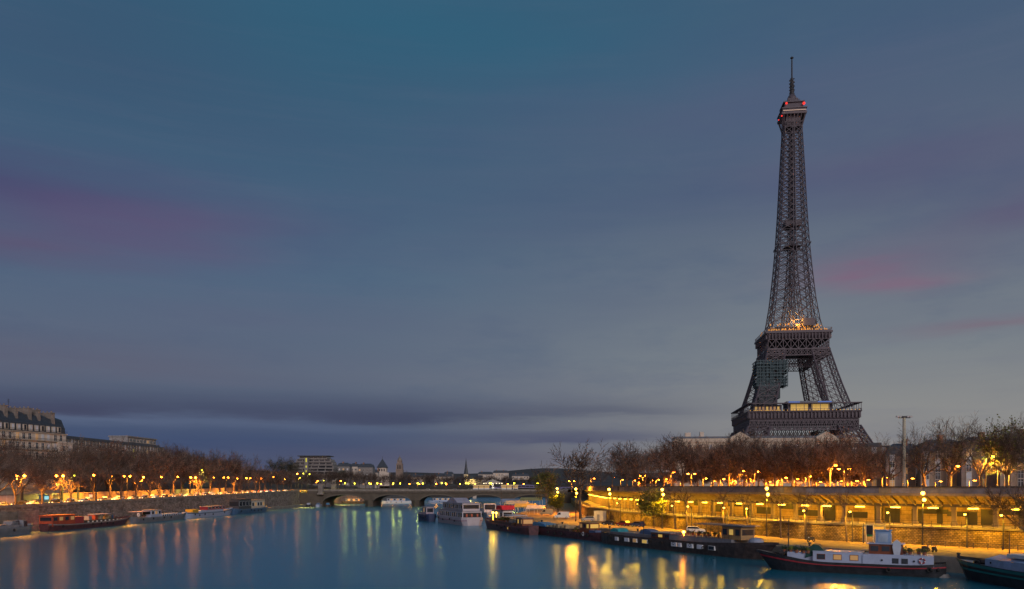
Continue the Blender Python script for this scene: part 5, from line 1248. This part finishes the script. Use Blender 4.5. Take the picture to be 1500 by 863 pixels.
HG = [(.85, 1.0), (.28, 1.4), (-1.3, 1.43), (-1.8, 1.02)]
SUVP = [(-2.2, .35), (2.2, .35), (2.25, .8), (2.1, 1.0), (1.05, 1.14), (.45, 1.68), (-1.9, 1.74), (-2.2, 1.2)]
SUVG = [(.9, 1.14), (.38, 1.6), (-1.85, 1.66), (-2.05, 1.2)]
VAN = [(-2.7, .35), (2.6, .35), (2.68, .8), (2.5, 1.1), (1.75, 1.35), (1.15, 2.25), (.8, 2.4), (-2.6, 2.4), (-2.72, 1.0)]
VANG = [(1.6, 1.35), (1.05, 2.1), (.35, 2.1), (.35, 1.35)]
paints = {k: mat('car_'+k, c, .3, var=.05, spec=.6) for k, c in (('silver', (.35, .36, .38)), ('black', (.02, .02, .022)), ('white', (.6, .6, .58)), ('blue', (.03, .07, .17)), ('red', (.3, .02, .02)), ('grey', (.12, .12, .13)))}
HLM = emit('headlight_glow', (1, .55, .2), 5.0); TLM = emit('taillight_glow', (1, .08, .02), 5.0)
cars = {k: car_proto('parked_car', 'car', HATCH, HG, 1.75, 4.1, (1.25, -1.25), paints[k], hl=HLM, tail=TLM) for k in ('silver', 'black', 'grey', 'white')}
for k, c in cars.items(): lamp_light('bulb', (1, .75, .42), 60, c, 0, .15, (2.9, 0, .7)); lamp_light('bulb', (1, .06, .02), 40, c, 0, .15, (-2.5, 0, .8))
# traffic on the left bank road: nearer lane coming, farther lane leaving
rg = random.Random(3)
for off, rz, nm in ((17.2, -92, 'nearer'), (26.5, 88, 'farther')):
    ys = [206 if nm == 'nearer' else 212]
    while ys[-1] < 540: ys.append(ys[-1]+rg.uniform(8, 13))
    items = sorted((CX+F*(left_edge(y)-off)/y, y) for y in ys)
    for i, (px, y) in enumerate(items):
        k = rg.choice(list(cars))
        place(cars[k], USED, (left_edge(y)-off, y, street_z(y)-.12), R(rz), ORD(i)+' car from the left in the '+nm+' left bank lane, '+k, None, 'cars queuing on the left bank road')
        o = COL.objects[-1]
# cars on the bridge
for i, X in enumerate((-112, -96, -83, -70, -58, -41, -29, -12, 3, 15)):
    k = rg.choice(list(cars)); place(cars[k], USED, (X, 556+(i % 2)*9, 10.6), R(180*(i % 2)), ORD(i)+' car from the left crossing the stone bridge, '+k, None, 'cars on the stone bridge')
# quay vehicles
def single(name, cat, lb, proto_args, px, D, rz, z=2.4):
    o = car_proto(name, cat, *proto_args); o.location = (pt(px, D), D, z); o.rotation_euler = (0, 0, R(rz)); o['label'] = lb; return o
single('parked_van', 'van', 'white delivery van parked on the bright quay left of the tall bare tree', (VAN, VANG, 1.95, 5.3, (1.7, -1.7), paints['white']), 823, 286, 172)
single('parked_van', 'van', 'yellow lit cream van parked furthest left beside the leafy tree', (VAN, VANG, 1.95, 5.3, (1.7, -1.7), mat('car_cream', (.5, .44, .28), .4, var=.05)), 800, 318, 178)
single('parked_car', 'car', 'silver estate car parked on the quay just right of the tall bare tree', (SUVP, SUVG, 1.8, 4.4, (1.4, -1.4), paints['silver']), 861, 262, 170)
single('parked_car', 'car', 'small black car parked on the quay behind the stern of the wine red barge', (HATCH, HG, 1.75, 4.1, (1.25, -1.25), paints['black']), 892, 237, 150)
single('parked_car', 'car', 'small red car parked on the quay between two dark cars', (HATCH, HG, 1.75, 4.1, (1.25, -1.25), paints['red']), 913, 232, 130)
single('parked_car', 'car', 'dark blue car parked on the quay left of the second yellow lit tree', (HATCH, HG, 1.75, 4.1, (1.25, -1.25), paints['blue']), 934, 228, 130)
single('parked_car', 'car', 'white off road car parked on the quay behind the plants of the long brown barge', (SUVP, SUVG, 1.9, 4.5, (1.45, -1.45), paints['white']), 1019, 196, -10)
k_ = thing('site_hut', 'pale box shaped site hut on the quay beside the silver estate car', 'hut', (pt(879, 262), 262, 2.4), R(-30))
MB().box(-1.6, 1.6, -1.3, 1.3, .15, 3.3).box(-1.7, 1.7, -1.4, 1.4, 3.3, 3.45).build('wall', mat('hut_cream', (.5, .47, .4), .7), k_); MB().box(-.5, .4, -1.36, -1.3, .2, 2.3).build('door', deck_grey, k_)
# motorbikes
def motorbike(lb, px, D, rz):
    o = thing('motorbike', lb, 'motorbike', (pt(px, D), D, 2.4), R(rz))
    for x in (-.7, .7):
        t = MB(); nu = 16
        for i in range(nu):
            for j in range(6):
                f = lambda i, j: (x+(.25+.08*math.cos(j*math.pi/3))*math.cos(i*2*math.pi/nu), .08*math.sin(j*math.pi/3), .33+(.25+.08*math.cos(j*math.pi/3))*math.sin(i*2*math.pi/nu))
                t.quad([f(i, j), f(i+1, j), f(i+1, j+1), f(i, j+1)])
        t.build('wheel', rubber, o)
    MB().extrude_y([(-.5, .45), (.35, .35), (.5, .75), (.2, .95), (-.1, .85), (-.75, .92), (-.85, .75)], -.16, .16).build('body', black, o)
    MB().box(-.8, .05, -.14, .14, .86, .98).build('seat', rubber, o)
    MB().bar((.7, 0, .33), (.45, 0, 1.05), .05).bar((.45, -.36, 1.1), (.45, .36, 1.1), .03).bar((.45, 0, 1.0), (.45, 0, 1.12), .04).build('handlebar', dark_metal, o)
    MB().ball((.6, 0, .92), .12, 0, 8, 6).build('headlight', white_p, o); return o
motorbike('black motorbike parked alone on the quay behind the bow of the white barge', 1188, 166, 200); motorbike('dark motorbike parked on the quay by the pole behind the white barge lifebuoy', 1356, 141, 20); motorbike('dark scooter parked just right of the motorbike behind the white barge', 1369, 139.5, 40)
# wall gateway by the water, noticeboard frame
p, t = WLn.at(WLn.s_px(1277)); n = Vector((-t.y, t.x)); gw = thing('wall_gate', 'blue grey double gate set in the embankment wall behind the white barge', 'gate', (p.x-n.x*1.2, p.y-n.y*1.2, 2.4), math.atan2(t.y, t.x)+math.pi)
bg = mat('gate_blue', (.1, .11, .17), .6)
MB().box(-2.3, 2.3, -.12, .12, 3.3, 3.6).box(-2.3, -2.0, -.12, .12, 0, 3.3).box(2.0, 2.3, -.12, .12, 0, 3.3).box(-.12, .12, -.12, .12, 0, 2.4).box(-2.0, 2.0, -.1, .1, 2.4, 2.62).build('gate_frame', bg, gw)
for s in (-1, 1): MB().box(min(s*.12, s*2), max(s*.12, s*2), -.04, .04, .05, 2.4).build('door', mat('gate_panel', (.22, .17, .12), .7, var=.3), gw)
MB().box(-2, 2, -.04, .04, 2.62, 3.3).build('transom', mat('transom_panel', (.3, .24, .14), .6, var=.3), gw)
p, t = WLn.at(WLn.s_px(1284)); nf = thing('notice_frame', 'tall cream frame with a dark panel standing on the quay behind the wheelhouse', 'noticeboard', (p.x-2.5, p.y-2.5, 2.4), R(-40))
MB().box(-.75, -.6, -.08, .08, 0, 3.9).box(.6, .75, -.08, .08, 0, 3.9).box(-.75, .75, -.08, .08, 3.75, 3.9).build('frame', mat('cream_frame', (.5, .45, .3), .6), nf); MB().box(-.6, .6, -.04, .04, 1.9, 3.7, 0).box(-.55, .55, -.06, -.041, 1.5, 1.9, 1).build('panel', [black, mat('green_plate', (.02, .15, .05), .6)], nf)
# low quay railing at right
qr = thing('quay_railing', 'low dark railing along the quay foot of the lit embankment wall at the right', 'railing', (80, 150, 2.4)); ql = Line(offset(WL, 3.0)); b = MB(); sA, sB = ql.s_px(1540), ql.s_px(1362); pts_ = []
d = sA
while d < sB: p, t = ql.at(d); pts_.append((p.x, p.y)); b.bar((p.x, p.y, 2.4), (p.x, p.y, 3.5), .06); d += 2.4
part(b, 'posts', dark_metal, qr); part(MB().sweep(pts_, [(0, 3.3), (.06, 3.3), (.06, 3.38), (0, 3.38)], close=True).sweep(pts_, [(0, 2.9), (.06, 2.9), (.06, 2.95), (0, 2.95)], close=True), 'rail', dark_metal, qr)
# mooring bollards
bo = thing('mooring_bollard', 'x', 'bollard', group='bollards on the right quay'); MB().lathe([(.3, 0), (.2, .15), (.2, .55), (.33, .65), (.3, .8), (0, .85)], 10).build('post', black, bo)
QL = Line(QE); d = 62
i = 0; spots = []
while d < 250: p, t = QL.at(d); spots.append((p.x+t.y*.9, p.y-t.x*.9)); d += 14
spots.sort(key=lambda q: q[0]/q[1])
for i, (x, y) in enumerate(spots): place(bo, USED, (x, y, 2.55 if False else 2.4), 0, ORD(i)+' black mooring bollard from the left along the right quay edge')
# canopies and stalls at the port behind the ships
for i, (px, D, w, h, c, lb) in enumerate(((770, 338, 9, 4.2, 'tent_yellow', 'yellow lit canopy tent on the port left of the vans'), (785, 325, 7, 3.8, 'tent_white', 'white canopy tent on the port just left of the vans'), (757, 360, 10, 5.0, 'tent_cream', 'cream canopy tent at the back of the port by the bridge'), (748, 400, 9, 5.2, 'tent_blue', 'blue grey canopy tent furthest back beside the bridge'), (778, 420, 11, 5.6, 'tent_olive', 'olive canopy tent below the right end of the bridge'))):
    o = thing('canopy_tent', lb, 'tent', (max(pt(px, D), pt(px, D)), D, 2.4), R(-15)); m = mat(c, {'tent_yellow': (.5, .38, .08), 'tent_white': (.6, .58, .5), 'tent_cream': (.5, .44, .3), 'tent_blue': (.2, .26, .36), 'tent_olive': (.25, .24, .1)}[c], .7)
    b = MB(); b.quad([(-w/2, -3, h-1.2), (w/2, -3, h-1.2), (w/2, 0, h), (-w/2, 0, h)]); b.quad([(-w/2, 3, h-1.2), (w/2, 3, h-1.2), (w/2, 0, h), (-w/2, 0, h)][::-1]); b.quad([(-w/2, -3, h-1.2), (-w/2, 0, h), (-w/2, 3, h-1.2)]); b.quad([(w/2, -3, h-1.2), (w/2, 3, h-1.2), (w/2, 0, h)])
    b.box(-w/2, w/2, -3.02, -2.98, h-1.6, h-1.2); b.build('canopy', m, o)
    b = MB()
    for x in (-w/2+.1, 0, w/2-.1):
        for y in (-2.9, 2.9): b.bar((x, y, 0), (x, y, h-1.2), .06)
    b.build('tent_post', white_p, o); lamp_light('bulb', C_YE, 260, o, 0, .3, (0, -1, h-1.6))
# hoarding and kiosks along the left road
x_ = left_edge(270)-33
ho = thing('site_hoarding', 'long pinkish white site hoarding beside the left bank road at the left edge', 'hoarding', (left_edge(262)-32.6, 262, street_z(262)), R(88))
MB().box(-26, 26, -.05, .05, 0, 3.2).build('panel', mat('hoarding_pink', (.5, .42, .4), .7, var=.1), ho); b = MB()
for k in range(14): b.box(-26+k*4-.05, -26+k*4+.05, -.12, -.05, 0, 3.3)
b.build('battens', white_p, ho)
for i, (y, c, lb) in enumerate(((306, (.1, .25, .3), 'teal lit newspaper kiosk beside the left bank road'), (336, (.3, .1, .06), 'small red kiosk beside the left bank road'))):
    o = thing('street_kiosk', lb, 'kiosk', (left_edge(y)-33, y, street_z(y)), R(88)); MB().box(-1.6, 1.6, -1, 1, 0, 2.7).box(-2, 2, -1.4, 1.4, 2.7, 2.9).build('body', mat('kiosk_%d' % i, c, .6), o); MB().box(-1.3, 1.3, -1.05, -1.0, 1.0, 2.3).build('display', emit('kiosk_glow%d' % i, (.3, .8, .9) if i == 0 else (1, .6, .3), .8), o)
gy = [292, 340, 400, 460, 520]; gz = [street_z(y) for y in gy]
gwall = tag(MB().sweep([(left_edge(y)-42, y) for y in gy], [(0, lambda i: gz[i]-.5), (0, lambda i: gz[i]+3.0), (.5, lambda i: gz[i]+3.0)], 0).build('added_wall', mat('added_wall_stone', (.34, .28, .22), .85, var=.25, scale=.3)), 'low pale wall added behind the left bank road to catch orange lamplight', 'wall')  # wall added to catch the street lamps as a continuous orange band
# fairground lights upstream
cz = thing('carousel', 'brightly lit white carousel on the far bank above the bridge right of the church spire', 'carousel', (pt(722, 680), 680, 11))
MB().lathe([(7.5, .5), (7.5, 1), (.8, 1), (.8, 5.5)], 16).build('platform', white_p, cz); MB().lathe([(8, 5), (7.6, 5.8), (.4, 8.6), (0, 9)], 16).build('canopy', mat('canopy_cream', (.5, .42, .32), .6), cz)
for k in range(16): a = k*math.pi/8; MB().ball((8*math.cos(a), 8*math.sin(a), 5.2), .32, 0, 6, 4).build('lamp_globe', L_WH, cz)
lamp_light('bulb', C_WH, 1500, cz, 0, .5, (0, -6, 4))
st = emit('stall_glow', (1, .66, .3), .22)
for i, px in enumerate((697, 705, 713, 738, 746, 755)):
    o = thing('market_stall', ORD(i)+' white market stall from the left above the stone bridge', 'stall', (pt(px, 655), 655, 11), 0, 'market stalls above the bridge'); MB().box(-2, 2, -1.5, 1.5, 0, 1.1).build('counter', white_p, o)
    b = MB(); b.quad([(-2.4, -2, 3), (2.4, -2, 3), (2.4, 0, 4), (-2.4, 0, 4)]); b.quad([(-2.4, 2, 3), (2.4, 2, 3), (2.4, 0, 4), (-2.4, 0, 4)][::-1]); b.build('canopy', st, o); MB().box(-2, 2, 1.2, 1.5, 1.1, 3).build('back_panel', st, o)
# labels and group of prototypes that were never placed
for o in [q for q in COL.objects if q.get('label') == 'x' and q.parent is None]:
    for c in list(o.children_recursive): bpy.data.objects.remove(c)
    bpy.data.objects.remove(o)
# mooring ropes from the right bank barges to their bollards
for o, lb in ((b5, 'mooring rope from the white barge to the quay'), (b4, 'mooring rope from the long brown barge to the quay'), (b3, 'mooring rope from the blue tarpaulin barge to the quay'), (b2, 'mooring rope from the barge with two deck lamps to the quay')):
    Lh = {b5: L5, b4: L4, b3: L3, b2: L2}[o]; bpy.context.view_layer.update()
    a = o.matrix_world @ Vector((Lh*.46, 0, 3.0)); best = min(spots, key=lambda q: (q[0]-a.x)**2+(q[1]-a.y)**2); c = Vector((best[0], best[1], 3.1)); b = MB(); pv_ = a
    for k in range(1, 9):
        q = a.lerp(c, k/8); q.z -= .5*math.sin(math.pi*k/8); b.bar(pv_, q, .045); pv_ = q
    tag(b.build('mooring_rope', mat('rope', (.3, .26, .18), .9)), lb, 'rope')
